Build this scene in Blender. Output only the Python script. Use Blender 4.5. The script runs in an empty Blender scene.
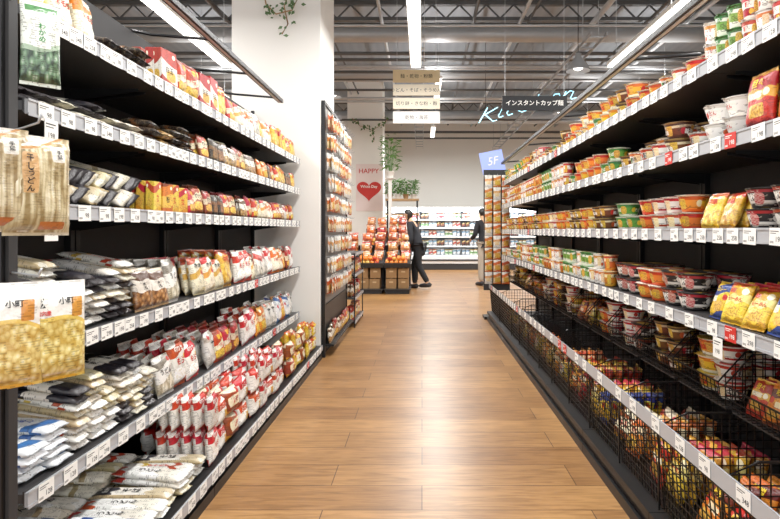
import bpy, bmesh, math, random
import numpy as np
from mathutils import Vector, Matrix, Euler
random.seed(11)
sc=bpy.context.scene; COL=sc.collection
R=random.uniform
def lin(h):
    if isinstance(h,(tuple,list)): return tuple(h)[:3]+(1,)
    h=h.lstrip('#'); o=[]
    for i in (0,2,4):
        c=int(h[i:i+2],16)/255
        o.append(c/12.92 if c<=.04045 else ((c+.055)/1.055)**2.4)
    return tuple(o)+(1,)
# ---------------------------------------------------------------- materials
def newmat(name):
    m=bpy.data.materials.new(name); m.use_nodes=True
    return m,m.node_tree,m.node_tree.nodes['Principled BSDF']
_mc={}
def mat(name,col='#808080',rough=.5,metal=0,emit=None,es=0,noise=0,nscale=8,trans=0,bump=0):
    if name in _mc: return _mc[name]
    m,nt,b=newmat(name)
    c=lin(col); b.inputs['Base Color'].default_value=c
    b.inputs['Roughness'].default_value=rough; b.inputs['Metallic'].default_value=metal
    if trans: b.inputs['Transmission Weight'].default_value=trans
    if emit: b.inputs['Emission Color'].default_value=lin(emit); b.inputs['Emission Strength'].default_value=es
    if noise or bump:
        tc=nt.nodes.new('ShaderNodeTexCoord'); nz=nt.nodes.new('ShaderNodeTexNoise'); nz.inputs['Scale'].default_value=nscale
        nt.links.new(tc.outputs['Object'],nz.inputs['Vector'])
        if noise:
            mx=nt.nodes.new('ShaderNodeMix'); mx.data_type='RGBA'
            mx.inputs[6].default_value=tuple(v*(1-noise) for v in c[:3])+(1,); mx.inputs[7].default_value=tuple(min(1,v*(1+noise)) for v in c[:3])+(1,)
            nt.links.new(nz.outputs['Fac'],mx.inputs[0]); nt.links.new(mx.outputs[2],b.inputs['Base Color'])
        if bump:
            bp=nt.nodes.new('ShaderNodeBump'); bp.inputs['Strength'].default_value=bump; bp.inputs['Distance'].default_value=.01
            nt.links.new(nz.outputs['Fac'],bp.inputs['Height']); nt.links.new(bp.outputs[0],b.inputs['Normal'])
    _mc[name]=m; return m
def M(nt,op,a,b=None,c=None):
    n=nt.nodes.new('ShaderNodeMath'); n.operation=op
    for i,v in enumerate((a,b,c)):
        if v is None: continue
        if isinstance(v,(int,float)): n.inputs[i].default_value=v
        else: nt.links.new(v,n.inputs[i])
    return n.outputs[0]
def mixc(nt,f,a,b):
    mx=nt.nodes.new('ShaderNodeMix'); mx.data_type='RGBA'
    for i,v in ((0,f),(6,a),(7,b)):
        if isinstance(v,(int,float,tuple)): mx.inputs[i].default_value=v
        else: nt.links.new(v,mx.inputs[i])
    return mx.outputs[2]
def packmat(name,stops,patch=None,urep=1,rough=.34,bump=.5,side=None,badge=None,fine=.5,ink='#2a1c18',window=None,rects=()):
    """printed packaging: colour bands + food picture + badge + rows of fine print; window = clear part showing contents; rects = paper labels"""
    m,nt,b=newmat(name); rnd=random.Random(name)
    uv=nt.nodes.new('ShaderNodeUVMap'); sp=nt.nodes.new('ShaderNodeSeparateXYZ'); nt.links.new(uv.outputs[0],sp.inputs[0])
    rp=nt.nodes.new('ShaderNodeValToRGB'); rp.color_ramp.interpolation='CONSTANT'
    el=rp.color_ramp.elements
    el[0].position=0; el[0].color=lin(stops[0][1])
    el[1].position=stops[1][0]; el[1].color=lin(stops[1][1])
    for p,c in stops[2:]:
        e=el.new(p); e.color=lin(c)
    u0=sp.outputs[0]; v=sp.outputs[1]; u=u0
    wv=M(nt,'MULTIPLY',M(nt,'SINE',M(nt,'MULTIPLY',u0,6.28*rnd.choice((.5,1,2)))),rnd.uniform(.01,.05))
    if urep==1: wv=M(nt,'ADD',wv,M(nt,'MULTIPLY',M(nt,'SUBTRACT',u0,.5),rnd.uniform(-.22,.22)))
    nt.links.new(M(nt,'ADD',v,wv),rp.inputs[0]); cur=rp.outputs[0]
    if urep>1: u=M(nt,'FRACT',M(nt,'MULTIPLY',u,urep))
    if side:
        f=M(nt,'GREATER_THAN',M(nt,'ABSOLUTE',M(nt,'SUBTRACT',u,.5)),side[0]); cur=mixc(nt,f,cur,lin(side[1]))
    if window:
        v0,v1,c1,c2,c3,scl,ax=window
        mp=nt.nodes.new('ShaderNodeMapping'); mp.inputs['Scale'].default_value=(scl*ax[0],scl*ax[1],1); nt.links.new(uv.outputs[0],mp.inputs[0])
        vo=nt.nodes.new('ShaderNodeTexVoronoi'); vo.inputs['Scale'].default_value=1; nt.links.new(mp.outputs[0],vo.inputs['Vector'])
        r2=nt.nodes.new('ShaderNodeValToRGB'); e=r2.color_ramp.elements; e[0].color=lin(c3); e[1].color=lin(c1); e[1].position=.75; q=e.new(.35); q.color=lin(c2)
        nt.links.new(vo.outputs['Distance'],r2.inputs[0])
        f=M(nt,'MULTIPLY',M(nt,'GREATER_THAN',v,v0),M(nt,'LESS_THAN',M(nt,'ADD',v,wv),v1)); cur=mixc(nt,f,cur,r2.outputs[0])
    def oval(cx,cy,rx,ry,pw=2.):
        dx=M(nt,'POWER',M(nt,'ABSOLUTE',M(nt,'DIVIDE',M(nt,'SUBTRACT',u,cx),rx)),pw)
        dy=M(nt,'POWER',M(nt,'ABSOLUTE',M(nt,'DIVIDE',M(nt,'SUBTRACT',v,cy),ry)),pw)
        return M(nt,'LESS_THAN',M(nt,'ADD',dx,dy),1.)
    for rc in rects: cur=mixc(nt,oval(*rc[:4],12.),cur,lin(rc[4]))
    if fine:
        cols,rows=(22,40) if urep==1 else (14,16)
        wn=nt.nodes.new('ShaderNodeTexWhiteNoise'); wn.noise_dimensions='2D'; cb=nt.nodes.new('ShaderNodeCombineXYZ')
        nt.links.new(M(nt,'FLOOR',M(nt,'MULTIPLY',u,cols)),cb.inputs[0]); nt.links.new(M(nt,'FLOOR',M(nt,'MULTIPLY',v,rows)),cb.inputs[1]); nt.links.new(cb.outputs[0],wn.inputs['Vector'])
        g=M(nt,'GREATER_THAN',wn.outputs['Value'],.42)
        g=M(nt,'MULTIPLY',g,M(nt,'LESS_THAN',M(nt,'FRACT',M(nt,'MULTIPLY',v,rows)),.6))
        nz=nt.nodes.new('ShaderNodeTexNoise'); nz.inputs['Scale'].default_value=rnd.uniform(3,5); nt.links.new(uv.outputs[0],nz.inputs['Vector'])
        g=M(nt,'MULTIPLY',g,M(nt,'GREATER_THAN',nz.outputs['Fac'],.5))
        cur=mixc(nt,M(nt,'MULTIPLY',g,fine),cur,lin(ink))
    if patch:
        cx,cy,rx,ry,c1,c2=patch; pw=rnd.choice((3.,6.,10.)); cx+=rnd.uniform(-.08,.08)
        vo=nt.nodes.new('ShaderNodeTexVoronoi'); vo.inputs['Scale'].default_value=22 if urep==1 else 40
        nt.links.new(uv.outputs[0],vo.inputs['Vector'])
        r2=nt.nodes.new('ShaderNodeValToRGB'); r2.color_ramp.elements[0].color=lin(c1); r2.color_ramp.elements[1].color=lin(c2); r2.color_ramp.elements[1].position=.7
        nt.links.new(vo.outputs['Distance'],r2.inputs[0])
        cur=mixc(nt,oval(cx,cy,rx,ry,pw),cur,r2.outputs[0])
    if badge:
        cur=mixc(nt,oval(*badge[:4]),cur,lin(badge[4]))
    oi=nt.nodes.new('ShaderNodeObjectInfo'); hs=nt.nodes.new('ShaderNodeHueSaturation')
    hs.inputs['Saturation'].default_value=1.0
    nt.links.new(M(nt,'ADD',M(nt,'MULTIPLY',oi.outputs['Random'],.03),.485),hs.inputs['Hue'])
    nt.links.new(M(nt,'ADD',M(nt,'MULTIPLY',M(nt,'FRACT',M(nt,'MULTIPLY',oi.outputs['Random'],7.3)),.26),.80),hs.inputs['Value'])
    nt.links.new(cur,hs.inputs['Color']); nt.links.new(hs.outputs[0],b.inputs['Base Color']); b.inputs['Roughness'].default_value=rough
    if window: b.inputs['Coat Weight'].default_value=.6; b.inputs['Coat Roughness'].default_value=.15
    if bump:
        tc=nt.nodes.new('ShaderNodeTexCoord'); nz=nt.nodes.new('ShaderNodeTexNoise'); nz.inputs['Scale'].default_value=32; nz.inputs['Detail'].default_value=3
        nt.links.new(tc.outputs['Object'],nz.inputs['Vector'])
        bp=nt.nodes.new('ShaderNodeBump'); bp.inputs['Strength'].default_value=bump; bp.inputs['Distance'].default_value=.014
        nt.links.new(nz.outputs['Fac'],bp.inputs['Height']); nt.links.new(bp.outputs[0],b.inputs['Normal'])
        if window: nt.links.new(bp.outputs[0],b.inputs['Coat Normal'])
    return m
BLACK=mat('black_metal','#161618',.45,.3,noise=.2)
DARK=mat('dark_panel','#2a292a',.65,noise=.2)
SHELF=mat('shelf_charcoal','#383738',.4,.2,noise=.15)
RAIL=mat('price_rail_plastic','#aaacb0',.25,noise=.05)
CARD=mat('white_card','#ecebe6',.6,noise=.02)
INK=mat('black_ink','#1a1a1c',.7,noise=.1)
GREYINK=mat('grey_ink','#3a3a3e',.7,noise=.1)
REDINK=mat('red_ink','#c32318',.6,noise=.1)
WHITEINK=mat('white_ink','#f8f6f0',.6,noise=.02)
BLUEINK=mat('blue_ink','#1f4fa8',.6,noise=.1)
GREENINK=mat('green_ink','#2d8a42',.6,noise=.1)
YELINK=mat('yellow_ink','#f0cc28',.6,noise=.1)
WHITE=mat('white_paint','#e9e6e0',.7,noise=.03,nscale=2)
STEEL=mat('galvanised_steel','#adb0b3',.45,.3,noise=.12,nscale=3)
WIRE=mat('black_wire','#09090b',.4,.3,noise=.1)
KRAFT=mat('cardboard','#a8845a',.8,noise=.12,nscale=12)
WOOD=mat('pale_wood','#b08c5e',.6,noise=.2,nscale=14)
LEAF=mat('leaf_green','#5f9140',.5,noise=.5,nscale=9)
DLEAF=mat('dark_leaf','#4c6a38',.5,noise=.5,nscale=9)
TUBE=mat('lit_diffuser','#ffffff',.4,emit='#fffcf6',es=4,noise=.01)
# ---------------------------------------------------------------- object helpers
def link(ob): COL.objects.link(ob); return ob
def setinfo(ob,label=None,cat=None,group=None,kind=None):
    if label: ob['label']=label
    if cat: ob['category']=cat
    if group: ob['group']=group
    if kind: ob['kind']=kind
    return ob
def bm_box(bm,x,y,z,mi=0):
    vs=[bm.verts.new((a,b,c)) for a in x for b in y for c in z]
    for f in ((0,1,3,2),(4,6,7,5),(0,4,5,1),(2,3,7,6),(0,2,6,4),(1,5,7,3)):
        fc=bm.faces.new([vs[i] for i in f]); fc.material_index=mi
    return vs
def bm_to(bm,name,mats,loc=(0,0,0),smooth=False):
    bmesh.ops.recalc_face_normals(bm,faces=bm.faces)
    me=bpy.data.meshes.new(name); bm.to_mesh(me); bm.free()
    for m in mats: me.materials.append(m)
    if smooth:
        for p in me.polygons: p.use_smooth=True
    ob=bpy.data.objects.new(name,me); ob.location=loc; return link(ob)
def boxes(name,bl,mats,bevel=0,parent=None):
    if not isinstance(mats,(list,tuple)): mats=[mats]
    lo=[min(min(b[i]) for b in bl) for i in range(3)]; hi=[max(max(b[i]) for b in bl) for i in range(3)]
    c=((lo[0]+hi[0])/2,(lo[1]+hi[1])/2,lo[2])
    bm=bmesh.new()
    for b in bl:
        bm_box(bm,*[tuple(v-c[i] for v in sorted(b[i])) for i in range(3)],b[3] if len(b)>3 else 0)
    if bevel: bmesh.ops.bevel(bm,geom=list(bm.edges),offset=bevel,segments=2,affect='EDGES',profile=.7)
    ob=bm_to(bm,name,mats,c)
    if parent: adopt(ob,parent)
    return ob
def adopt(ob,par):
    ob.parent=par; ob.location=Vector(ob.location)-Vector(par.location)
def empty(name,loc,**k):
    e=bpy.data.objects.new(name,None); e.location=loc; e.empty_display_size=.1; link(e); setinfo(e,**k); return e
def bm_tube(bm,pts,rad,seg=6,mi=0,caps=True):
    pts=[Vector(p) for p in pts]
    if not isinstance(rad,(list,tuple)): rad=[rad]*len(pts)
    rings=[]
    for i,p in enumerate(pts):
        d=(pts[min(i+1,len(pts)-1)]-pts[max(i-1,0)]).normalized()
        up=Vector((0,0,1)) if abs(d.z)<.9 else Vector((1,0,0))
        a=d.cross(up).normalized(); b=d.cross(a)
        rings.append([bm.verts.new(p+(a*math.cos(t)+b*math.sin(t))*rad[i]) for t in [2*math.pi*(k+.5)/seg for k in range(seg)]])
    for i in range(len(rings)-1):
        for k in range(seg):
            f=bm.faces.new((rings[i][k],rings[i][(k+1)%seg],rings[i+1][(k+1)%seg],rings[i+1][k])); f.material_index=mi; f.smooth=seg>4
    if caps:
        f=bm.faces.new(rings[0]); f.material_index=mi; f=bm.faces.new(rings[-1]); f.material_index=mi
def tubes(name,tl,mats,seg=6,loc=(0,0,0),parent=None):
    bm=bmesh.new()
    for t in tl: bm_tube(bm,[tuple(Vector(p)-Vector(loc)) for p in t[0]],t[1],seg,t[2] if len(t)>2 else 0)
    ob=bm_to(bm,name,mats if isinstance(mats,list) else [mats],loc)
    if parent: adopt(ob,parent)
    return ob
_tg={}
def textgeo(s,size,bold=.0):
    key=(s,bold)
    if key not in _tg:
        cu=bpy.data.curves.new('t','FONT'); cu.body=s; cu.size=1; cu.align_x='CENTER'; cu.align_y='CENTER'; cu.resolution_u=2; cu.offset=bold
        ob=bpy.data.objects.new('t',cu); COL.objects.link(ob); bpy.context.view_layer.update()
        me=bpy.data.meshes.new_from_object(ob.evaluated_get(bpy.context.evaluated_depsgraph_get()))
        V=[(v.co.x,v.co.y) for v in me.vertices]; F=[tuple(p.vertices) for p in me.polygons]
        bpy.data.objects.remove(ob); bpy.data.curves.remove(cu); bpy.data.meshes.remove(me)
        if V:
            cx=(min(v[0] for v in V)+max(v[0] for v in V))/2; cy=(min(v[1] for v in V)+max(v[1] for v in V))/2
            V=[(a-cx,b-cy) for a,b in V]
        _tg[key]=(V,F)
    V,F=_tg[key]
    return [(a*size,b*size) for a,b in V],F
def put_text(bm,s,size,cx,cz,mi,fn,vertical=False,bold=.015):
    items=[(s,cx,cz)]
    if vertical:
        n=len(s); items=[(ch,cx,cz+((n-1)/2-i)*size*1.02) for i,ch in enumerate(s)]
    for ch,x,z in items:
        V,F=textgeo(ch,size,bold)
        vs=[bm.verts.new(fn(a+x,b+z)) for a,b in V]
        for f in F:
            try: fc=bm.faces.new([vs[i] for i in f]); fc.material_index=mi
            except ValueError: pass
def flat_text(name,s,size,loc,m,parent=None,bold=.01,shear=0):
    bm=bmesh.new(); put_text(bm,s,size,0,0,0,lambda a,b:(a+b*shear,0,b),bold=bold)
    me=bpy.data.meshes.new(name)
    bm.to_mesh(me); bm.free(); me.materials.append(m)
    ob=bpy.data.objects.new(name,me); ob.location=loc; link(ob)
    if parent: adopt(ob,parent)
    return ob
# ---------------------------------------------------------------- product meshes
def finish(bm,name,mats):
    me=bpy.data.meshes.new(name); bm.to_mesh(me); bm.free()
    for m in mats: me.materials.append(m)
    return me
def bag_mesh(name,w,h,t,mats,texts=(),nx=10,ny=12,crimp=.05,seed=0,boxy=False):
    rnd=random.Random(seed); ph=[rnd.uniform(0,6) for _ in range(4)]
    pv,pu,ev=(10,10,.5) if boxy else (5,5,.54); wr=.3 if boxy else 1.3
    def th(u,v):
        u=max(-1,min(1,u)); s=abs(v)/(1-2*crimp)
        if s>=1: return 0.0012
        a=(1-s**pv)**ev*(1-abs(u)**pu)**ev
        return .0012*(1-abs(u)**8)+t/2*a*(1+wr*(.10*math.sin(7*v+ph[0]+2*u)*math.cos(5*u+ph[1])+.06*math.sin(11*u+ph[2]+3*v)))*.9
    def px(u,v):
        s=abs(v)/(1-2*crimp); full=(1-min(1,s)**3)
        return u*w/2*(1-.05*full)
    bm=bmesh.new(); uvl=bm.loops.layers.uv.new('UVMap')
    c=1-2*crimp
    vs=[-1,-c]+[-c*math.cos(math.pi*i/ny) for i in range(1,ny)]+[c,1]
    us=[-math.cos(math.pi*i/nx) for i in range(nx+1)]
    for sgn in (-1,1):
        g=[]
        for v in vs:
            row=[]
            for i,u in enumerate(us):
                y=th(u,v) if 0<i<nx else 0
                wob=.0022*math.sin(u*14+ph[3]) if abs(v)>=c-.001 else 0
                row.append((bm.verts.new((px(u,v),sgn*y+wob,(v+1)/2*h)),((u+1)/2,(v+1)/2)))
            g.append(row)
        for j in range(len(vs)-1):
            for i in range(nx):
                q=[g[j][i],g[j][i+1],g[j+1][i+1],g[j+1][i]]
                if sgn>0: q.reverse()
                f=bm.faces.new([a[0] for a in q]); f.smooth=True
                for l,a in zip(f.loops,q): l[uvl].uv=a[1] if sgn<0 else (1-a[1][0],a[1][1])
    bmesh.ops.remove_doubles(bm,verts=bm.verts,dist=.0002)
    for tx in texts:
        s,cu,cv,size,mi,vert=tx
        def fn(a,b):
            u=a/(w/2); v=b/h*2-1
            return (a,-(th(u,v)+.0022),b)
        put_text(bm,s,size,(cu-.5)*w,cv*h,mi,fn,vert,bold=.02)
    return finish(bm,name,mats)
def carton_mesh(name,w,h,t,mats,texts=()):
    bm=bmesh.new(); uvl=bm.loops.layers.uv.new('UVMap')
    bm_box(bm,(-w/2,w/2),(-t/2,t/2),(0,h))
    bmesh.ops.bevel(bm,geom=list(bm.edges),offset=.002,segments=1,affect='EDGES')
    bm_box(bm,(-w*.48,w*.48),(-t*.12,t*.46),(h,h+.0012)); bm_box(bm,(-w*.1,w*.1),(-t*.16,-t*.08),(h,h+.0016),0)
    bmesh.ops.recalc_face_normals(bm,faces=bm.faces)
    for f in bm.faces:
        for l in f.loops: l[uvl].uv=((l.vert.co.x/w+.5) if abs(f.normal.y)>.5 else (l.vert.co.y/t+.5),l.vert.co.z/h)
    for s,cu,cv,size,mi,vert in texts:
        put_text(bm,s,size,(cu-.5)*w,cv*h,mi,lambda a,b:(a,-t/2-.0006,b),vert)
    return finish(bm,name,mats)
def rev(bm,prof,seg,mi=0,uvl=None):
    zs=[p[1] for p in prof]; z0,z1=min(zs),max(zs); rings=[]
    for r,z in prof:
        rings.append([bm.verts.new((r*math.sin(2*math.pi*k/seg),-r*math.cos(2*math.pi*k/seg),z)) for k in range(seg)])
    for i in range(len(prof)-1):
        for k in range(seg):
            k2=(k+1)%seg
            f=bm.faces.new((rings[i][k],rings[i][k2],rings[i+1][k2],rings[i+1][k])); f.smooth=True; f.material_index=mi
            if uvl:
                for l,(uu,zz) in zip(f.loops,((k/seg,prof[i][1]),((k+1)/seg,prof[i][1]),((k+1)/seg,prof[i+1][1]),(k/seg,prof[i+1][1]))):
                    l[uvl].uv=(uu,(zz-z0)/max(1e-6,z1-z0))
    return rings
def bowl_meshes(name,rt,rb,h,mats,lidm,texts=(),seg=24):
    bm=bmesh.new(); uvl=bm.loops.layers.uv.new('UVMap')
    prof=[(rb*.8,.004),(rb*.9,0),(rb,.001),(rb+.002,.006),(rb+(rt-rb)*.4,h*.36),(rb+(rt-rb)*.95,h*.88),(rt-.001,h*.93),(rt+.003,h*.95),(rt+.004,h*.975),(rt+.002,h*.99)]
    rings=rev(bm,prof,seg,0,uvl); bm.faces.new(rings[0])
    for s,a0,cv,size,mi,vert in texts:
        for rep in (0,2*math.pi/3,4*math.pi/3):
            def fn(a,b):
                z=b; r=rb+(rt-rb)*(z/h)+.0022; an=a/r+rep
                return (r*math.sin(an),-r*math.cos(an),z)
            put_text(bm,s,size,a0*rt,cv*h,mi,fn,vert,bold=.02)
    body=finish(bm,name,mats)
    bm=bmesh.new(); uvl=bm.loops.layers.uv.new('UVMap')
    rings=rev(bm,[(rt+.004,h*.985),(rt+.0045,h*.995),(rt+.002,h),(rt*.6,h+.0006),(rt*.2,h+.001)],seg,0,None); bm.faces.new(rings[-1])
    bm_box(bm,(-.008,.008),(-rt-.014,-rt+.002),(h*.99,h*.99+.0008))
    for f in bm.faces:
        for l in f.loops: l[uvl].uv=(l.vert.co.x/rt/2+.5,l.vert.co.y/rt/2+.5)
    lid=finish(bm,name+'_lid',[lidm])
    return body,lid
INKS=[INK,REDINK,WHITEINK,BLUEINK,GREENINK,YELINK]
K,RD,WH,BL,GR,YE=1,2,3,4,5,6
KIND={}
def kind(key,name,mesh,label,cat,group,dim,kids=()):
    KIND[key]=dict(name=name,mesh=mesh,label=label,cat=cat,group=group,dim=dim,kids=kids)
def bag(key,w,h,t,stops,texts,label,name='noodle_bag',patch=None,side=None,group='bagged noodles on the shelves',cat='packaged food',badge=None,fine=.5,ink='#2a1c18',window=None,rects=(),**k):
    m=packmat(key+'_film',stops,patch,side=side,badge=badge,fine=fine,ink=ink,window=window,rough=.28 if window else .36,rects=rects)
    kind(key,name,bag_mesh(key,w,h,t,[m]+INKS,texts,seed=len(KIND),**k),label,cat,group,(w,h,t))
FOOD=('#7a3c14','#e6b84a')
def P(cx=.5,cy=.3,rx=.34,ry=.18,c=FOOD): return (cx,cy,rx,ry)+c
LG='dried noodle packs on the shelves'
LK=dict(name='dried_noodle_pack',group=LG,nx=8,ny=10,boxy=True,crimp=.03)
bag('soba_white',.085,.31,.028,[(0,'#dcd6c4'),(.05,'#c9bb98'),(.3,'#e9e5da'),(.72,'#35343a'),(.95,'#e0dbcc')],[('そば',.5,.52,.036,K,True),('信州',.5,.84,.024,WH,False)],'long cream dried soba pack with dark top band',side=(.4,'#b9a67c'),**LK)
bag('soba_dark',.085,.31,.028,[(0,'#3a3638'),(.12,'#26252c'),(.35,'#dcd7ca'),(.62,'#1f1f27'),(.93,'#4a484e')],[('蕎麦',.5,.48,.03,K,True),('十割',.5,.78,.024,WH,False)],'long dark navy dried soba pack with cream label',**LK)
bag('udon_long',.088,.31,.028,[(0,'#efeeea'),(.1,'#e4dfd2'),(.4,'#f4f3f0'),(.7,'#dcdcd8'),(.9,'#b43a2c')],[('うどん',.5,.52,.032,K,True)],'long white dried udon pack with red strip',**LK)
bag('udon_grey',.088,.31,.028,[(0,'#d8d0bc'),(.1,'#ece6d6'),(.34,'#b09c74'),(.42,'#ece6d6'),(.88,'#4a4a4e')],[('めん',.5,.64,.034,K,True)],'long pale dried noodle pack with dark end',**LK)
bag('somen_red',.088,.3,.028,[(0,'#efece4'),(.2,'#b5301f'),(.3,'#efece4'),(.66,'#d9b24a'),(.74,'#efece4')],[('ひやむぎ',.5,.48,.022,RD,True)],'long white noodle pack with red and gold bands',**LK)
bag('somen_blue',.11,.28,.028,[(0,'#eceff2'),(.15,'#3a68ad'),(.3,'#eceff2'),(.7,'#2c589f'),(.85,'#eceff2')],[('そうめん',.5,.5,.024,BL,True)],'white and blue somen noodle pack',**LK)
MG='bags of rice cakes and noodles on the shelves'
bag('mochi_red',.13,.18,.05,[(0,'#d0442f'),(.1,'#efebe2'),(.7,'#c43022'),(.92,'#efebe2')],[('もち',.5,.54,.032,RD,False),('切り餅',.5,.81,.022,WH,False)],'white rice cake bag with red bands and lettering','rice_cake_bag',patch=P(.5,.25,.32,.14,('#d9c9a2','#ffffff')),group=MG,badge=(.82,.62,.1,.06,'#e8b32c'))
bag('mochi_white',.13,.18,.05,[(0,'#dedbd3'),(.08,'#efede8'),(.3,'#e4e2dc'),(.78,'#b9b2a4'),(.93,'#efede8')],[('餅',.5,.62,.045,K,False)],'white rice cake bag with black brush lettering','rice_cake_bag',group=MG,badge=(.2,.86,.11,.07,'#b8321f'),window=(.07,.42,'#b0ada4','#e0ddd4','#f6f4ee',5,(1,1.2)))
bag('mochi_orange',.125,.175,.05,[(0,'#dc7a24'),(.12,'#f3e9d0'),(.64,'#dd721d'),(.93,'#f3e9d0')],[('おもち',.5,.5,.026,RD,False),('国産',.5,.79,.026,WH,False)],'orange and white rice cake bag','rice_cake_bag',patch=P(.5,.25,.32,.14,('#e0bf80','#fffbe8')),group=MG,badge=(.8,.52,.1,.07,'#3f7a38'))
bag('mochi_blue',.125,.175,.05,[(0,'#3562a8'),(.1,'#eeeeee'),(.6,'#e2e8ee'),(.76,'#27498c'),(.93,'#eeeeee')],[('もち',.5,.5,.03,BL,False)],'white rice cake bag with blue bands','rice_cake_bag',patch=P(.5,.24,.32,.14,('#d9d2c0','#ffffff')),group=MG,badge=(.2,.62,.1,.07,'#c8321f'))
bag('grey_udon',.13,.18,.045,[(0,'#d8d5ce'),(.1,'#cfccc4'),(.35,'#e8e5de'),(.75,'#8a8478'),(.93,'#d8d5ce')],[('うどん',.5,.6,.03,K,False)],'pale udon noodle bag with dark lettering','noodle_bag',group=MG,badge=(.8,.86,.1,.06,'#b8321f'),window=(.07,.42,'#a89c80','#dcd4bc','#f0ead8',9,(1,.5)))
bag('yellow_bag',.125,.175,.048,[(0,'#dca21c'),(.1,'#ecca48'),(.6,'#e4b426'),(.86,'#cf5418')],[('中華',.5,.72,.032,RD,False)],'yellow noodle bag with red lettering','noodle_bag',group=MG,badge=(.2,.88,.12,.07,'#f4ecd2'),window=(.1,.5,'#c8942c','#f0cf52','#f8e69a',8,(1,.7)))
bag('red_bag',.13,.165,.052,[(0,'#a81c15'),(.1,'#c32c1f'),(.42,'#eadfc4'),(.62,'#b82218'),(.93,'#8f1812')],[('ラーメン',.5,.52,.021,RD,False),('旨',.5,.78,.03,YE,False)],'red noodle bag with cream label','noodle_bag',patch=P(.5,.24,.36,.13),group=MG,badge=(.82,.8,.12,.08,'#e6a82a'))
bag('brown_bag',.125,.175,.048,[(0,'#6a3518'),(.1,'#8f4a26'),(.5,'#e2d3b2'),(.72,'#9e351c'),(.93,'#6a3518')],[('焼そば',.5,.61,.026,K,False)],'brown and cream fried noodle bag','noodle_bag',patch=P(.5,.28,.38,.14),group=MG,badge=(.84,.84,.1,.07,'#e6b83a'))
bag('orange_bag',.125,.175,.048,[(0,'#cf5a1c'),(.1,'#de832c'),(.52,'#ecd9b2'),(.73,'#d15f1c'),(.93,'#e09c42')],[('めん',.5,.63,.028,RD,False)],'orange noodle bag with cream label','noodle_bag',patch=P(.5,.3,.36,.15),group=MG,badge=(.18,.84,.1,.07,'#f4ecd2'))
bag('dark_small',.11,.14,.036,[(0,'#231d1a'),(.12,'#322824'),(.5,'#7a4e2c'),(.66,'#251e1b'),(.93,'#453a32')],[('だし',.5,.8,.024,WH,False)],'small dark brown foil pack','dried_food_pack',patch=P(.5,.32,.32,.16,('#3c2212','#98693c')),group=MG,fine=.3,ink='#c9b58c')
bag('pink_white',.12,.17,.036,[(0,'#e6e0d6'),(.1,'#f2eee6'),(.6,'#c9493f'),(.82,'#e9e3da')],[('はるさめ',.5,.48,.018,K,True)],'white glass-noodle bag with a coral band','dried_food_pack',group=MG,window=(.07,.4,'#b8b2a4','#e6e0d0','#faf8f2',9,(1.4,.3)))
bag('clear_brown',.12,.16,.04,[(0,'#c9a873'),(.15,'#a9824c'),(.42,'#f0eadc'),(.7,'#5a3c22'),(.9,'#d8cdb4')],[('麩',.5,.56,.028,K,False)],'clear bag of brown dried food with cream label','dried_food_pack',group=MG,window=(.06,.42,'#6a4624','#b88a4c','#e0c088',8,(1,1)))
bag('tan_bag',.12,.165,.04,[(0,'#c9b48c'),(.12,'#e8dcc0'),(.5,'#d8a24a'),(.66,'#f2e9d4'),(.9,'#b5301f')],[('きな粉',.5,.78,.022,K,False)],'tan and gold bag with cream label','dried_food_pack',group=MG,badge=(.76,.58,.12,.07,'#b5301f'))
XG='instant noodle multipacks on the bottom shelf'
for key,st,rc,tx,lb in (('multi_red',[(0,'#a81c15'),(.1,'#cf3020'),(.3,'#b8221a'),(.86,'#e2a62c')],((.55,.52,.36,.22,'#f4ead0'),(.14,.5,.08,.3,'#e2a62c')),[('しょうゆ',.56,.56,.026,K,False)],'red, white and gold five-pack of instant noodles'),
    ('multi_brown',[(0,'#c98a24'),(.12,'#8c3a1c'),(.5,'#9c4420'),(.85,'#efe2c2')],((.5,.5,.38,.2,'#f2e6c6'),(.84,.82,.1,.1,'#c9351f')),[('みそ',.5,.52,.036,RD,False)],'brown and gold five-pack of instant noodles'),
    ('multi_white',[(0,'#b5301f'),(.12,'#f4f1ea'),(.5,'#f4f1ea'),(.86,'#c9351f')],((.5,.7,.4,.12,'#c9351f'),(.74,.34,.18,.16,'#d9a23c')),[('とんこつ',.5,.7,.024,WH,False)],'white and red five-pack of instant noodles'),
    ('multi_yellow',[(0,'#e0a01c'),(.15,'#efcf42'),(.6,'#ecc030'),(.88,'#c8401c')],((.5,.52,.36,.2,'#fbf4dc'),(.16,.84,.1,.1,'#c8401c')),[('しお',.5,.54,.034,RD,False)],'yellow five-pack of instant noodles')):
    bag(key,.19,.145,.085,st,tx,lb,'noodle_multipack',group=XG,nx=12,ny=10,crimp=.06,rects=rc)
RG='instant noodle bags on the shelves'
bag('ylw_blue',.13,.17,.045,[(0,'#1f3a86'),(.14,'#e8bc26'),(.52,'#f0d444'),(.64,'#1f3a86'),(.93,'#e8bc26')],[('カレー',.5,.78,.028,YE,False)],'yellow and blue instant noodle bag','instant_noodle_bag',patch=P(.55,.32,.28,.13),group=RG,badge=(.82,.58,.12,.08,'#c8321f'),rects=((.25,.5,.14,.08,'#f8f2dc'),))
bag('orange_dark',.14,.18,.042,[(0,'#5a2410'),(.14,'#d87a20'),(.58,'#e09830'),(.7,'#64240e'),(.93,'#d87a20')],[('味噌',.5,.81,.03,YE,False)],'orange and dark brown instant noodle bag','instant_noodle_bag',patch=P(.45,.3,.26,.11),group=RG,badge=(.2,.6,.12,.08,'#c8321f'),rects=((.62,.52,.24,.07,'#f4e2b8'),))
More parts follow.
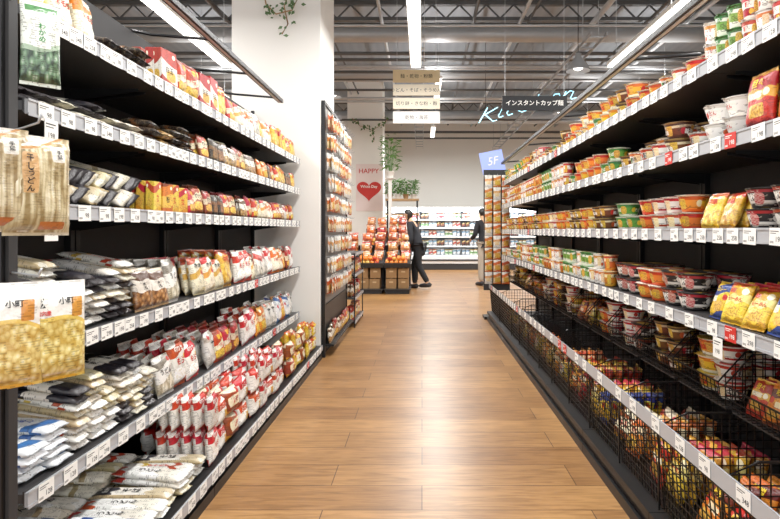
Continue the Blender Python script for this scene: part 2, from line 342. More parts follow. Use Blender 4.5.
bag('gold_bag',.13,.175,.042,[(0,'#c88e1e'),(.12,'#e8be3c'),(.48,'#ecd884'),(.68,'#d09620'),(.9,'#b8261c')],[('らーめん',.5,.58,.022,RD,False)],'golden yellow instant noodle bag','instant_noodle_bag',patch=P(.5,.28,.28,.12),group=RG,badge=(.8,.78,.13,.08,'#fff3cf'),rects=((.26,.78,.14,.06,'#b8261c'),))
bag('redgold_bag',.14,.175,.04,[(0,'#9c2016'),(.12,'#c43c22'),(.5,'#dca83a'),(.68,'#a62014'),(.93,'#dca83a')],[('担々',.5,.8,.03,YE,False)],'red and gold instant noodle bag','instant_noodle_bag',patch=P(.5,.3,.28,.12),group=RG,badge=(.82,.6,.1,.07,'#f4ecd2'),rects=((.4,.58,.26,.06,'#f6ead0'),))
HG='bags hanging on the clip strips'
bag('hang_udon',.17,.27,.075,[(0,'#e4dac2'),(.03,'#d8caa8'),(.93,'#cf9a5c'),(.96,'#eee8dc')],[('干し',.3,.72,.022,K,True),('うどん',.3,.54,.02,K,True),('手延',.74,.82,.013,K,True)],'glossy clear bag of cream dried noodles, dark print on gold label','hanging_food_bag',group=HG,window=(.03,.93,'#a08a5c','#e0d2a8','#f6eed6',15,(1.2,.14)),rects=((.3,.62,.12,.2,'#dcae74'),(.74,.82,.1,.08,'#f4efe2'),(.66,.1,.2,.04,'#c9783c')),fine=.22)
bag('hang_macaroni',.19,.27,.08,[(0,'#e2a83a'),(.05,'#e6c264'),(.66,'#f2efe8'),(.93,'#f6f4ee')],[('お麩',.28,.8,.026,K,False),('小町',.66,.81,.02,K,False),('国内産',.36,.7,.014,RD,False)],'glossy clear bag of pale yellow wheat puffs with white header','hanging_food_bag',group=HG,window=(.03,.62,'#c39c48','#ecd68a','#fbf3cc',13,(1,1)),rects=((.82,.74,.08,.1,'#d08a3c'),(.08,.3,.04,.26,'#e6ac48')),fine=.3)
bag('hang_green',.1,.24,.04,[(0,'#d4dbd0'),(.2,'#9fb39a'),(.5,'#dfe5db'),(.9,'#dfe5db')],[('わかめ',.5,.62,.018,GR,True)],'narrow clear bag of dark seaweed with pale label','hanging_food_bag',group=HG,window=(.04,.44,'#2c4030','#6a8a68','#c2d2be',9,(1,1)),rects=((.5,.64,.24,.2,'#eef1ea'),(.5,.9,.4,.04,'#5a8a56')))
PG='pouches hanging on the pegboard'
bag('pouch_orange',.11,.165,.025,[(0,'#d0682c'),(.15,'#e8cba4'),(.6,'#d8702e'),(.85,'#efe9de')],[],'orange and white hanging snack pouch','snack_pouch',patch=P(.5,.36,.34,.2),group=PG,nx=6,ny=6)
bag('pouch_white',.11,.165,.025,[(0,'#dcd8d0'),(.2,'#eeebe4'),(.5,'#e0a468'),(.72,'#ece8e0')],[],'white hanging snack pouch with orange band','snack_pouch',patch=P(.5,.36,.3,.16,('#b97a3c','#ecd8ac')),group=PG,nx=6,ny=6)
FG='bagged fruit on the produce stands'
for key,c1,c2,c3,lb in (('fruit_orange','#b8541c','#e8842a','#f6b060','net bag of oranges with paper label'),('fruit_red','#8c2418','#cc4a2c','#ec8a60','clear bag of red apples with label'),('fruit_peach','#c87838','#f0b070','#fbdcb0','clear bag of pale peach-coloured fruit')):
    bag(key,.2,.16,.09,[(0,c2),(.2,c2),(.5,c3),(.9,'#f2e6d4')],[],lb,'fruit_bag',group=FG,cat='bagged fruit',window=(.02,.92,c1,c2,c3,4,(1,.8)),rects=((.62,.62,.2,.12,'#f6efe2'),(.62,.7,.16,.04,'#c8401c')),nx=6,ny=6)
for key,st,tx,lb in (('box_yellow',[(0,'#d0921c'),(.15,'#e4c044'),(.7,'#bf2e1f'),(.93,'#e4c044')],[('麩',.5,.45,.04,RD,False)],'yellow cardboard food box with red band'),
                     ('box_redwhite',[(0,'#b0271b'),(.2,'#ece6da'),(.65,'#b0271b'),(.93,'#b0271b')],[('白玉',.5,.46,.03,K,False)],'red and white cardboard food box'),
                     ('box_orange',[(0,'#bb591c'),(.2,'#dfac48'),(.6,'#cc6c20'),(.93,'#7a2d10')],[('粉',.5,.45,.04,K,False)],'orange cardboard food box')):
    m=packmat(key+'_print',st,P(.5,.3,.3,.14),rough=.45,bump=0,badge=(.8,.85,.1,.06,'#f4ecd2'))
    kind(key,'food_carton',carton_mesh(key,.12,.17,.045,[m]+INKS,tx),lb,'packaged food','boxed dry food on the shelves',(.12,.17,.045))
LP=dict(bump=0,rough=.4,fine=.6)
LIDR=packmat('lid_red',[(0,'#e8e2d6'),(.2,'#bf2c1f'),(.75,'#e8e2d6')],P(.5,.42,.28,.2),**LP)
LIDY=packmat('lid_yellow',[(0,'#dfb83c'),(.25,'#ecd9a0'),(.7,'#cb641c')],P(.5,.42,.28,.2),**LP)
LIDW=packmat('lid_white',[(0,'#e9e6e0'),(.3,'#f2f0ec'),(.72,'#b02a1c')],P(.5,.42,.28,.2),**LP)
LIDG=packmat('lid_green',[(0,'#4a8a3c'),(.3,'#e4e4d4'),(.72,'#2f7032')],P(.5,.42,.28,.2),**LP)
LIDK=packmat('lid_black',[(0,'#1f1b1b'),(.3,'#74160f'),(.72,'#1f1b1b')],P(.5,.42,.28,.2),**LP)
def bowl(key,name,rt,rb,h,st,lid,texts,label,patch=None,grp='instant noodle bowls on the shelves',cat='instant noodles',badge=None,ink='#3a1c14'):
    m=packmat(key+'_print',st,patch,urep=3,rough=.4,bump=0,badge=badge,fine=.75,ink=ink)
    b,l=bowl_meshes(key,rt,rb,h,[m]+INKS,lid,texts)
    kind(key,name,b,label,cat,grp,(2*rt+.01,h,2*rt+.01),(('lid',l),))
def PB(c=FOOD,x=.22): return (x,.48,.15,.3)+c
B='instant_noodle_bowl'
bowl('b_redwhite',B,.066,.047,.074,[(0,'#e9e5dd'),(.22,'#b52418'),(.34,'#ece8e0'),(.74,'#bf2a1c'),(.92,'#ece8e0')],LIDR,[('麺',0,.52,.028,K,False)],'white noodle bowl with red bands',PB(('#d39a4a','#f6e6bc')),badge=(.78,.54,.1,.16,'#b8321f'))
bowl('b_orange',B,.066,.047,.074,[(0,'#cf551a'),(.2,'#e2822e'),(.7,'#c84012'),(.92,'#ecdabc')],LIDR,[('坦々',0,.5,.022,YE,False)],'orange noodle bowl with lid',PB(),badge=(.78,.5,.1,.2,'#f2e0b4'))
bowl('b_yellow',B,.066,.047,.074,[(0,'#e6e0ce'),(.2,'#e2b02e'),(.7,'#d6701b'),(.92,'#e8e0cc')],LIDY,[('塩',0,.5,.028,RD,False)],'yellow noodle bowl with orange rim',PB(),badge=(.78,.5,.11,.2,'#b8321f'))
bowl('b_green',B,.066,.047,.074,[(0,'#d8dfc8'),(.2,'#5a9a3a'),(.7,'#2f7a34'),(.92,'#e0e2d0')],LIDG,[('そば',0,.5,.022,WH,False)],'green noodle bowl with lid',PB(),badge=(.78,.5,.1,.18,'#e0b32c'))
bowl('b_brown',B,.066,.047,.074,[(0,'#4a2a18'),(.2,'#6e3c20'),(.66,'#d9c6a0'),(.8,'#4a2a18'),(.93,'#a8854c')],LIDK,[('醤油',0,.42,.022,WH,False)],'brown noodle bowl with cream band',PB(),badge=(.78,.45,.1,.2,'#b8321f'))
bowl('b_cream',B,.066,.047,.074,[(0,'#e2dac6'),(.3,'#efe9dc'),(.72,'#d87a2c'),(.9,'#efe9dc')],LIDY,[('和風',0,.5,.02,K,False)],'cream noodle bowl with orange stripe',PB(('#a86a2c','#f0d8a0')),badge=(.78,.5,.1,.18,'#4a8a3c'))
bowl('b_black',B,.074,.052,.078,[(0,'#1d1a1b'),(.25,'#e0dcd4'),(.38,'#1d1a1b'),(.78,'#9c281c'),(.92,'#1d1a1b')],LIDK,[('極',0,.57,.028,WH,False)],'black noodle bowl with white and red bands',PB(('#e6e0d0','#b8281c')),badge=(.78,.55,.12,.18,'#e9e5dd'),ink='#d8cfc0')
bowl('b_white',B,.078,.053,.085,[(0,'#ece9e4'),(.3,'#f0eeea'),(.82,'#d4cfc6'),(.92,'#ece9e4')],LIDW,[('うどん',0,.55,.02,RD,False)],'large plain white noodle bowl with red lettering',PB(('#e0dccf','#f8f6f0')),badge=(.78,.5,.1,.16,'#c8402c'))
Cc='noodle_cup'; CG='noodle cups on the shelves'
bowl('c_red',Cc,.044,.033,.096,[(0,'#e6e0d4'),(.14,'#a8281c'),(.46,'#eae4d8'),(.76,'#b5301f'),(.93,'#e6e0d4')],LIDR,[('麺',0,.62,.022,RD,False)],'red and white tall noodle cup',PB(x=.5),CG,badge=(.2,.3,.12,.12,'#e0b32c'))
bowl('c_orange',Cc,.044,.033,.096,[(0,'#cf8a2c'),(.2,'#c96c20'),(.6,'#e9d4a8'),(.8,'#bf561c'),(.93,'#e9d4a8')],LIDY,[('味',0,.7,.02,K,False)],'orange tall noodle cup',PB(x=.5),CG)
bowl('c_white',Cc,.044,.033,.096,[(0,'#e9e4dc'),(.3,'#f0ece6'),(.72,'#c97a2c'),(.88,'#e9e4dc')],LIDW,[('カップ',0,.62,.015,RD,False)],'white tall noodle cup with orange band',PB(('#c98a3a','#f0dcb4'),.5),CG,badge=(.8,.3,.12,.12,'#b8321f'))
bowl('c_green',Cc,.044,.033,.096,[(0,'#e2e6d6'),(.3,'#6f9a3c'),(.68,'#e2e6d6'),(.84,'#3a7a34')],LIDG,[('海鮮',0,.76,.015,GR,False)],'green and white tall noodle cup',PB(x=.5),CG)
for i,(pr,cm) in enumerate((('298',GREYINK),('198',GREYINK),('258',INK),('348',GREYINK),('128',INK),('98',GREYINK),('198',WHITEINK))):
    bm=bmesh.new(); s=1.25; bm_box(bm,(-.029*s,.029*s),(-.0006,.0006),(-.022*s,.022*s)); bm_box(bm,(-.025*s,.008*s),(-.0009,-.0005),(.0125*s,.0145*s),1); bm_box(bm,(-.025*s,-.002*s),(-.0009,-.0005),(.0075*s,.0092*s),1)
    for q in range(7): bm_box(bm,((-.026+q*.0022)*s,(-.0252+q*.0022)*s),(-.0009,-.0005),(-.017*s,-.011*s),1)
    put_text(bm,pr,.0185*s,.010*s,-.006*s,2,lambda a,b:(a,-.0011,b),bold=.005)
    bmesh.ops.recalc_face_normals(bm,faces=[f for f in bm.faces if f.material_index==0])
    kind('tag%d'%i,'price_tag',finish(bm,'price_tag_%d'%i,[REDINK if i==6 else CARD,WHITEINK if i==6 else GREYINK,cm]),'red price tag with white printed price' if i==6 else 'white price tag with printed price','price tag','price tags on the shelf rails',(.066,.05,.002))
for i,(pr,cm) in enumerate((('298',REDINK),('198',INK))):
    bm=bmesh.new(); bm_box(bm,(-.032,.032),(-.0008,.0008),(-.075,0)); bm_box(bm,(-.027,.02),(-.0012,-.0006),(-.017,-.013),1); bm_box(bm,(-.027,.01),(-.0012,-.0006),(-.026,-.023),1)
    put_text(bm,pr,.024,.0,-.05,2,lambda a,b:(a,-.0014,b),bold=0)
    kind('pop%d'%i,'price_card',finish(bm,'price_card_%d'%i,[CARD,GREYINK,cm]),'larger white price card hanging from the rail','price tag','hanging price cards on the rails',(.064,.075,.002))
# ---------------------------------------------------------------- placement
PL={}
def place(key,loc,rot=(0,0,0),s=1):
    PL.setdefault(KIND[key]['name'],[]).append((key,tuple(loc),tuple(rot),s))
def flush():
    for name,lst in PL.items():
        lst.sort(key=lambda p:(Vector(p[1])-Vector((0,0,1.25))).length)
        protos={}
        for key,loc,rot,s in lst[:298]:
            k=KIND[key]
            if key not in protos:
                o=bpy.data.objects.new(name,k['mesh']); kids=[bpy.data.objects.new(n,m) for n,m in k['kids']]
                protos[key]=(o,kids); link(o)
                setinfo(o,k['label'],k['cat'],k['group'])
                for c in kids: link(c); c.parent=o
            else:
                po,pk=protos[key]; o=po.copy(); link(o)
                for c in pk: c2=c.copy(); link(c2); c2.parent=o
            o.location=loc; o.rotation_euler=rot; o.scale=(s,s,s)
        rest=lst[298:]
        if rest:
            bm=bmesh.new(); mats=[]
            for key,loc,rot,s in rest:
                k=KIND[key]; mx=Matrix.Translation(loc)@Euler(rot).to_matrix().to_4x4()@Matrix.Scale(s,4)
                for me0 in [k['mesh']]+[m for _,m in k['kids']]:
                    me=me0.copy(); me.transform(mx)
                    idx=[]
                    for m in me0.materials:
                        if m not in mats: mats.append(m)
                        idx.append(mats.index(m))
                    a=np.zeros(len(me.polygons),dtype=np.int32); me.polygons.foreach_get('material_index',a)
                    me.polygons.foreach_set('material_index',np.array(idx,dtype=np.int32)[a])
                    bm.from_mesh(me); bpy.data.meshes.remove(me)
            me=bpy.data.meshes.new(name); bm.to_mesh(me); bm.free()
            for m in mats: me.materials.append(m)
            o=link(bpy.data.objects.new(name,me)); k=KIND[rest[0][0]]
            setinfo(o,'many small '+k['name'].replace('_',' ')+'s further down the aisle shelves',k['cat'],None,'stuff')
def picker(keys,run):
    st={'k':random.choice(keys),'n':0}
    def f():
        if st['n']<=0:
            ch=[k for k in keys if k!=st['k']] or keys
            st['k']=random.choice(ch); st['n']=random.randint(1,max(1,run))
        st['n']-=1; return st['k']
    return f
def stand(side,keys,z,y0,y1,xf,rows=2,tilt=10,gap=.003,stack=1,run=2,sv=(.88,1.08),jt=4,xback=None):
    y=y0; pk=picker(keys,run)
    if xback is None: xback=1.6 if side<0 else 1.56
    while True:
        key=pk(); w,h,t=KIND[key]['dim']; s0=R(*sv); w*=s0;h*=s0;t*=s0
        if y+w>y1: break
        nr=rows if y<4.5 else min(rows,2)
        for r in range(nr):
            a=math.radians(tilt+(R(-jt,jt) if r==0 else 0))
            x=xf+t*.5+.006+r*(t+.01)/math.cos(a)+(R(0,.012) if r==0 else 0)
            if r and x+h*math.sin(a)+t/2>xback: break
            for s in range(stack):
                place(key,(side*x,y+w/2+R(-.003,.003),z+.003+s*(h*.99)),(-a,R(-.05,.05),-side*math.pi/2+R(-.16,.16)),s0)
        y+=w+gap
def pile(side,keys,z,y0,y1,xf,lay=4,tilt=6,gap=.006,vary=2,rows=1,yaw=.05,mix=False):
    y=y0; n=0
    while True:
        key=keys[n%len(keys)]; w,h,t=KIND[key]['dim']
        if y+w>y1: break
        a=math.radians(tilt); L=lay-random.randint(0,vary); pk=picker(keys,3)
        for r in range(rows):
            for s in range(L):
                kk=pk() if mix else key
                place(kk,(side*(xf+.012+R(0,.025)+r*(h+.01)),y+w/2+R(-.004,.004),z+t*.5+.002+s*(t*.97)/math.cos(a)),(-math.pi/2+a,0,-side*math.pi/2+R(-yaw,yaw)))
        y+=w+gap; n+=1
def files(keys,z,y0,y1,xf,lay=2,lean=38,slope=14,run=3):
    th=math.radians(lean)
    for s in range(lay):
        y=y0+.03+s*.02; pk=picker(keys,run)
        while True:
            key=pk(); w,h,t=KIND[key]['dim']
            if y+w*math.sin(th)+t>y1: break
            m=Matrix(((0,0,-1),(math.sin(th),math.cos(th),0),(math.cos(th),-math.sin(th),0)))
            m=Matrix.Rotation(math.radians(slope+R(-2,2)),3,'Y')@m
            e=(Matrix.Rotation(R(-.07,.07),3,'Z')@m).to_euler()
            hz=w/2*math.cos(th)+t/2*math.sin(th)
            place(key,(-(xf+.01+R(0,.04)),y+w*math.sin(th)/2,z+hz+.002+s*(w*math.cos(th)+.006)),tuple(e))
            y+=t/math.cos(th)*1.0+.001
def bowls(side,keys,z,y0,y1,xf,rows=2,stack=2,run=3,gap=.004,vary=0,sc_=1):
    y=y0; pk=picker(keys,run)
    while True:
        key=pk(); w,h,t=[d*sc_ for d in KIND[key]['dim']]
        if y+w>y1: break
        for r in range(rows):
            st=stack-(random.randint(0,vary) if r==0 else 0)
            for s in range(st):
                place(key,(side*(xf+w/2+.006+r*(w+.004)+R(0,.004)),y+w/2,z+.001+s*(h+.0018)),(0,0,-side*math.pi/2+R(-.5,.5)),sc_)
        y+=w+gap
def tags(side,x,z,y0,y1,step=.125,red=.02):
    y=y0+.06
    while y<y1-.06:
        place('tag%d'%(6 if random.random()<red else random.randint(0,5)),(side*(x-.0095),y,z),(0,R(-.04,.04),-side*math.pi/2))
        y+=max(.076,step*R(.6,1.4))
# ---------------------------------------------------------------- gondolas
def gondola(side,y0,y1,xf,xb,xbase,shelves,top,lab,basket=False):
    s=side
    root=empty('gondola_shelf_unit',(s*xb,(y0+y1)/2,0),label=lab,cat='store shelf',group='shelf units along the aisle')
    g=.002
    boxes('back_panel',[((s*xb,s*(xb+.025)),(y0+g,y1-g),(.0,top))],DARK,parent=root)
    for yy in (y0+.02,y1-.02):
        boxes('upright',[((s*(xb-.03),s*xb),(yy-.015,yy+.015),(.1,top+.02))],BLACK,.003,root)
    bz=.13
    boxes('base_plinth',[((s*(xbase+.02),s*xb),(y0+g,y1-g),(0,bz-.035)),((s*xbase,s*(xbase+.02)),(y0+g,y1-g),(0,.05)),((s*xbase,s*xb),(y0+g,y1-g),(bz-.035,bz))],BLACK,parent=root)
    for z in shelves:
        sh=boxes('shelf_board',[((s*(xf+.008),s*xb),(y0+g,y1-g),(z-.028,z)),((s*(xf+.004),s*(xf+.01)),(y0+g,y1-g),(z-.035,z+.008))],SHELF,parent=root)
        rl=boxes('price_rail',[((s*(xf-.006),s*(xf+.004)),(y0+g,y1-g),(z-.04,z+.004)),((s*(xf-.009),s*(xf-.006)),(y0+g,y1-g),(z-.045,z-.036)),((s*(xf-.009),s*(xf-.006)),(y0+g,y1-g),(z,z+.007))],RAIL)
        rl.parent=sh; rl.location=Vector(rl.location)-Vector(sh.location)-Vector(root.location)
        for yy in (y0+.03,y1-.03):
            bm=bmesh.new()
            pr=[(s*(xb-.02),z-.028),(s*(xf+.12),z-.028),(s*(xf+.12),z-.04),(s*(xb-.02),z-.085)]
            a=[bm.verts.new((p[0],yy-.002,p[1])) for p in pr]; c=[bm.verts.new((p[0],yy+.002,p[1])) for p in pr]
            bm.faces.new(a); bm.faces.new(c[::-1])
            for i in range(4): bm.faces.new((a[i],a[(i+1)%4],c[(i+1)%4],c[i]))
            o=bm_to(bm,'bracket',[BLACK]); adopt(o,root)
    if not basket:
        boxes('price_rail',[((s*(xbase-.008),s*xbase),(y0+g,y1-g),(bz-.045,bz+.004))],RAIL,parent=root)
    return root
LX,LB,LBASE=1.19,1.65,.97
LS=[.455,.89,1.33,1.64,1.93]
bayL=(5.43-1.68)/4
for i in range(4):
    gondola(-1,1.68+i*bayL,1.68+(i+1)*bayL,LX,LB,LBASE,LS,2.38,'black metal shelf unit stocked with bagged noodles')
RX,RB,RBASE=1.107,1.6,.9
RS=[.9,1.25,1.59,1.90]
bayR=(7.75-1.3)/7
for i in range(7):
    gondola(1,1.3+i*bayR,1.3+(i+1)*bayR,RX,RB,RBASE,RS,2.06,'black metal shelf unit stocked with instant noodles',basket=True)
for z in LS: tags(-1,LX,z-.021,1.7,5.42,.1)
tags(-1,LBASE+.001,.108,1.5,5.42,.1)
for z in RS: tags(1,RX,z-.021,1.35,7.7,.14,.05)
# wire bins along the base of the right run
for i in range(7):
    a,b=1.3+i*bayR+.012,1.3+(i+1)*bayR-.012
    root=empty('wire_bin',(1.2,(a+b)/2,.13),label='black wire grid bin with upright dividers on the shelf base',cat='wire basket',group='wire bins on the bottom shelf')
    tl=[]; n=int((b-a)/.03); wr=.0025
    for k in range(n+1):
        yy=a+(b-a)*k/n; tl.append(([(.965,yy,.134),(.935,yy,.47)],wr))
    for k in range(11):
        t=k/10; tl.append(([(.965-.03*t,a,.136+.334*t),(.965-.03*t,b,.136+.334*t)],wr if k<10 else .0045))
    tubes('wire_front',tl,WIRE,4,(.95,(a+b)/2,.13),root)
    for yy in ([a,(a+b)/2] if i<5 else [a]):
        tl=[]
        for k in range(19):
            x=.965+.033*k
            if x<1.56: tl.append(([(x,yy,.134),(x,yy,.47+.05*min(1,k/3))],wr))
        for k in range(11): tl.append(([(.955,yy,.14+k*.034),(1.56,yy,.14+k*.034)],wr))
        tl.append(([(.945,yy,.134),(.945,yy,.47),(1.06,yy,.52),(1.56,yy,.52)],.005))
        tubes('wire_divider',tl,WIRE,4,(1.06,yy,.13),root)
    boxes('price_rail',[((.926,.932),(a-.008,b+.008),(.45,.508)),((.932,.936),(a-.008,b+.008),(.47,.478))],RAIL,parent=root)
tags(1,.9335,.48,1.35,7.7,.2,.06)
for i in range(7):
    for hf in (0,1):
        a=1.3+i*bayR+.03+hf*bayR/2; b=a+bayR/2-.05
        r=empty('wire_tray',(1.4,(a+b)/2,.53),label='black wire tray tier holding instant noodles',cat='wire basket',group='wire trays above the bins')
        tl=[]
        for k in range(14):
            yy=a+(b-a)*k/13; tl.append(([(1.56,yy,.545),(1.205,yy,.545),(1.19,yy,.64)],.0022))
        for z in (.567,.59,.614): tl.append(([(1.198,a,z),(1.198,b,z)],.0022))
        for x in (1.24,1.32,1.40,1.48,1.54): tl.append(([(x,a,.543),(x,b,.543)],.002))
        for yy in (a,b):
            tl.append(([(1.56,yy,.76),(1.3,yy,.76),(1.19,yy,.64)],.0035))
            for x in (1.22,1.26,1.3,1.34,1.38,1.42,1.46,1.5,1.54): tl.append(([(x,yy,.545),(x,yy,min(.76,.64+(x-1.19)*1.09))],.0022))
            for z in (.58,.62,.66,.7,.73): tl.append(([(max(1.195,1.19+(z-.64)/1.09),yy,z),(1.56,yy,z)],.0022))
        tl.append(([(1.19,a,.64),(1.19,b,.64)],.004))
        tubes('wire_grid',tl,WIRE,4,(1.4,(a+b)/2,.53),r)
        boxes('support_shelf',[((1.22,1.565),(a,b),(.53,.54))],SHELF,parent=r)
        q=(i*2+hf)%5
        if q==1: stand(1,['gold_bag','orange_dark','redgold_bag'],.549,a+.01,b-.01,1.215,4,tilt=20,sv=(.8,.95))
        else: bowls(1,[['b_redwhite','b_orange'],[],['b_yellow','b_redwhite'],['b_orange','b_cream','b_brown'],['b_redwhite','b_black']][q],.549,a+.012,b-.008,1.215,2,3,2,vary=1)
BARD=mat('bar_diffuser_off','#c9c9c9',.4,noise=.02)
def lightbar(side,x,z,y0,y1,xb,ztop):
    s=side; r=empty('shelf_light_bar',(s*x,(y0+y1)/2,z),label='slim black light bar on arms above the shelves',cat='light')
    boxes('bar_housing',[((s*(x-.022),s*(x+.022)),(y0,y1),(z,z+.03))],BLACK,.004,r)
    boxes('diffuser',[((s*(x-.008),s*(x+.008)),(y0+.03,y1-.03),(z-.004,z))],BARD,parent=r)
    yy=y0+.1
    while yy<y1:
        tubes('arm',[([(s*x,yy,z+.02),(s*(xb-.1),yy,z+.05),(s*(xb+.012),yy,max(ztop+.002,z-.1))],.009)],BLACK,6,(s*x,yy,z),r); yy+=(y1-y0-.2)/4-.001
lightbar(-1,1.19,2.32,1.7,4.72,LB,2.39)
lightbar(1,1.107,2.15,1.4,7.7,RB,2.07)
# ---------------------------------------------------------------- left stock
A,Bz,Cz,D,E,F0=1.931,1.641,1.331,.891,.456,.131
L=-1; F=LX+.005
stand(L,['yellow_bag','mochi_orange'],A,1.72,2.15,F,2)
pile(L,['dark_small'],A,2.17,2.6,F,3)
stand(L,['box_redwhite','yellow_bag','red_bag','box_orange','tan_bag'],A,2.64,3.5,F,3,tilt=2,run=2,jt=2,sv=(.95,1.15))
stand(L,['red_bag','pink_white','mochi_orange','yellow_bag','tan_bag'],A,3.55,4.6,F,2,run=2)
stand(L,['red_bag','box_yellow','yellow_bag'],A,4.62,5.4,F,2,run=2)
pile(L,['soba_dark','udon_grey','soba_dark'],Bz,1.72,2.5,F,3,tilt=8,mix=True,vary=1,yaw=.1)
pile(L,['dark_small','clear_brown','dark_small'],Bz,2.52,3.1,F,4,vary=2,rows=2,yaw=.15)
stand(L,['dark_small','clear_brown','tan_bag','brown_bag'],Bz,3.12,4.2,F,3,run=2,sv=(.8,1))
stand(L,['red_bag','yellow_bag','dark_small','orange_bag'],Bz,4.22,5.4,F,2,run=2,sv=(.8,1))
files(['soba_white','soba_dark','udon_grey','soba_dark'],Cz,1.70,2.5,F,2,slope=14,lean=46)
stand(L,['box_yellow','box_orange'],Cz,2.5,2.9,F,4,tilt=0,run=2,sv=(.75,.82),jt=1)
stand(L,['brown_bag','red_bag','dark_small','clear_brown'],Cz,2.92,3.8,F,4,run=2,sv=(.75,1))
stand(L,['pink_white','mochi_orange','red_bag','brown_bag','clear_brown','tan_bag'],Cz,3.82,5.4,F,2,run=2,sv=(.8,1))
pile(L,['soba_white','udon_long','soba_dark','udon_grey','somen_red'],D,1.70,2.42,F,9,tilt=10,mix=True,vary=3,yaw=.12,gap=.012)
stand(L,['grey_udon','mochi_white','clear_brown'],D,2.42,3.0,F,5,run=2,sv=(1.05,1.35))
stand(L,['yellow_bag','yellow_bag','tan_bag'],D,3.02,3.7,F,5,run=3,sv=(1.05,1.35))
stand(L,['mochi_orange','pink_white','brown_bag','orange_bag','mochi_red','tan_bag'],D,3.72,5.4,F,3,run=2,sv=(1.,1.3))
pile(L,['somen_blue'],E,1.72,1.98,F,5,tilt=3)
pile(L,['udon_long','soba_white','somen_red','udon_grey','soba_dark'],E,1.98,2.62,F,9,tilt=9,mix=True,vary=3,yaw=.12,gap=.012)
stand(L,['mochi_white','mochi_red','grey_udon'],E,2.62,3.16,F,5,run=2,sv=(1.05,1.35))
stand(L,['mochi_orange','red_bag','brown_bag','mochi_white'],E,3.18,3.8,F,5,run=2,sv=(1.05,1.35))
stand(L,['mochi_blue','mochi_white','mochi_red','orange_bag'],E,3.82,5.4,F,3,run=2,sv=(1.,1.3))
G=LBASE+.01
pile(L,['somen_blue','udon_long'],F0,1.7,2.05,G,4,tilt=2,rows=2,yaw=.1)
pile(L,['udon_long','soba_white','somen_red','udon_grey'],F0,2.05,2.62,G,4,tilt=2,rows=2,vary=2,yaw=.14,mix=True)
stand(L,['multi_brown','multi_white','mochi_red'],F0,2.64,3.3,G,5,tilt=5,stack=2,run=1,sv=(.84,.96),jt=4)
stand(L,['multi_red','multi_white','mochi_red','multi_white'],F0,3.32,4.2,G,4,tilt=5,stack=2,run=1,sv=(.84,.96),jt=4)
stand(L,['multi_yellow','multi_brown','yellow_bag'],F0,4.22,5.4,G,2,tilt=5,stack=2,run=1,sv=(.84,.94),jt=4)
# ---------------------------------------------------------------- right stock
S=1; H=RX+.006
r4,r3,r2,r1=[v+.001 for v in RS]
bowls(S,['c_red','c_orange','c_white','c_green'],r1,1.4,2.3,H,2,2,2,sc_=.85)
bowls(S,['b_redwhite','b_cream','b_orange'],r1,2.32,3.0,H,2,2,2,vary=1,sc_=.88)
bowls(S,['b_cream','b_orange','b_redwhite','b_brown','b_green','b_yellow'],r1,3.02,7.7,H,1,2,2,vary=1)
stand(S,['orange_dark','redgold_bag','gold_bag'],r2,1.35,1.98,H,3,tilt=8,run=1,sv=(1,1.2))
bowls(S,['b_white','b_redwhite'],r2,2.0,2.5,H,1,2,2,sc_=.85,vary=1)
bowls(S,['b_redwhite','b_brown','b_cream'],r2,2.52,3.3,H,2,2,2,vary=1)
bowls(S,['b_orange','b_yellow','b_green'],r2,3.32,4.4,H,1,2,2,vary=1)
bowls(S,['c_orange','c_white','c_red','c_green'],r2,4.42,7.7,H,1,2,4)
bowls(S,['b_black'],r3,1.42,2.06,H,2,2,5,sc_=.9)
stand(S,['gold_bag','yellow_bag'],r3,2.06,2.36,H,5,tilt=22,sv=(.82,.92))
bowls(S,['b_orange','b_redwhite','b_brown'],r3,2.38,3.0,H,2,2,2)
bowls(S,['b_green'],r3,3.02,3.45,H,2,2,4,vary=1)
bowls(S,['b_orange','b_redwhite','b_yellow','b_brown','b_orange'],r3,3.48,7.7,H,1,2,2)
stand(S,['ylw_blue','ylw_blue','gold_bag'],r4,1.35,2.36,H,6,tilt=24,run=2,sv=(.85,1.05),jt=7)
bowls(S,['b_redwhite','b_orange','b_black'],r4,2.38,3.4,H,2,2,2)
bowls(S,['c_orange','c_red','c_white','c_green'],r4,3.42,7.7,H,1,2,4,vary=1)
J=.985
bk=[['gold_bag','orange_dark'],['orange_dark','multi_yellow'],['redgold_bag','gold_bag'],['multi_brown','orange_bag'],['gold_bag','ylw_blue'],['orange_dark','redgold_bag'],['multi_yellow','orange_bag']]
for i in range(7):
    for hf in (0,1):
        a=1.3+i*bayR+.03+hf*bayR/2; b=a+bayR/2-.035
        kk=bk[(i*2+hf)%7]
        stand(S,kk,F0,a,b,J+.02,6 if i<4 else 2,tilt=20 if hf else 12,run=1,jt=8,sv=(1.0,1.3))
for x,z,yy in ((-1.178,1.60,1.78),(-1.178,1.29,1.78)):
    place('pop1',(x,yy,z),(0,0,math.pi/2))
place('pop1',(RX-.014,2.07,.852),(0,0,-math.pi/2))
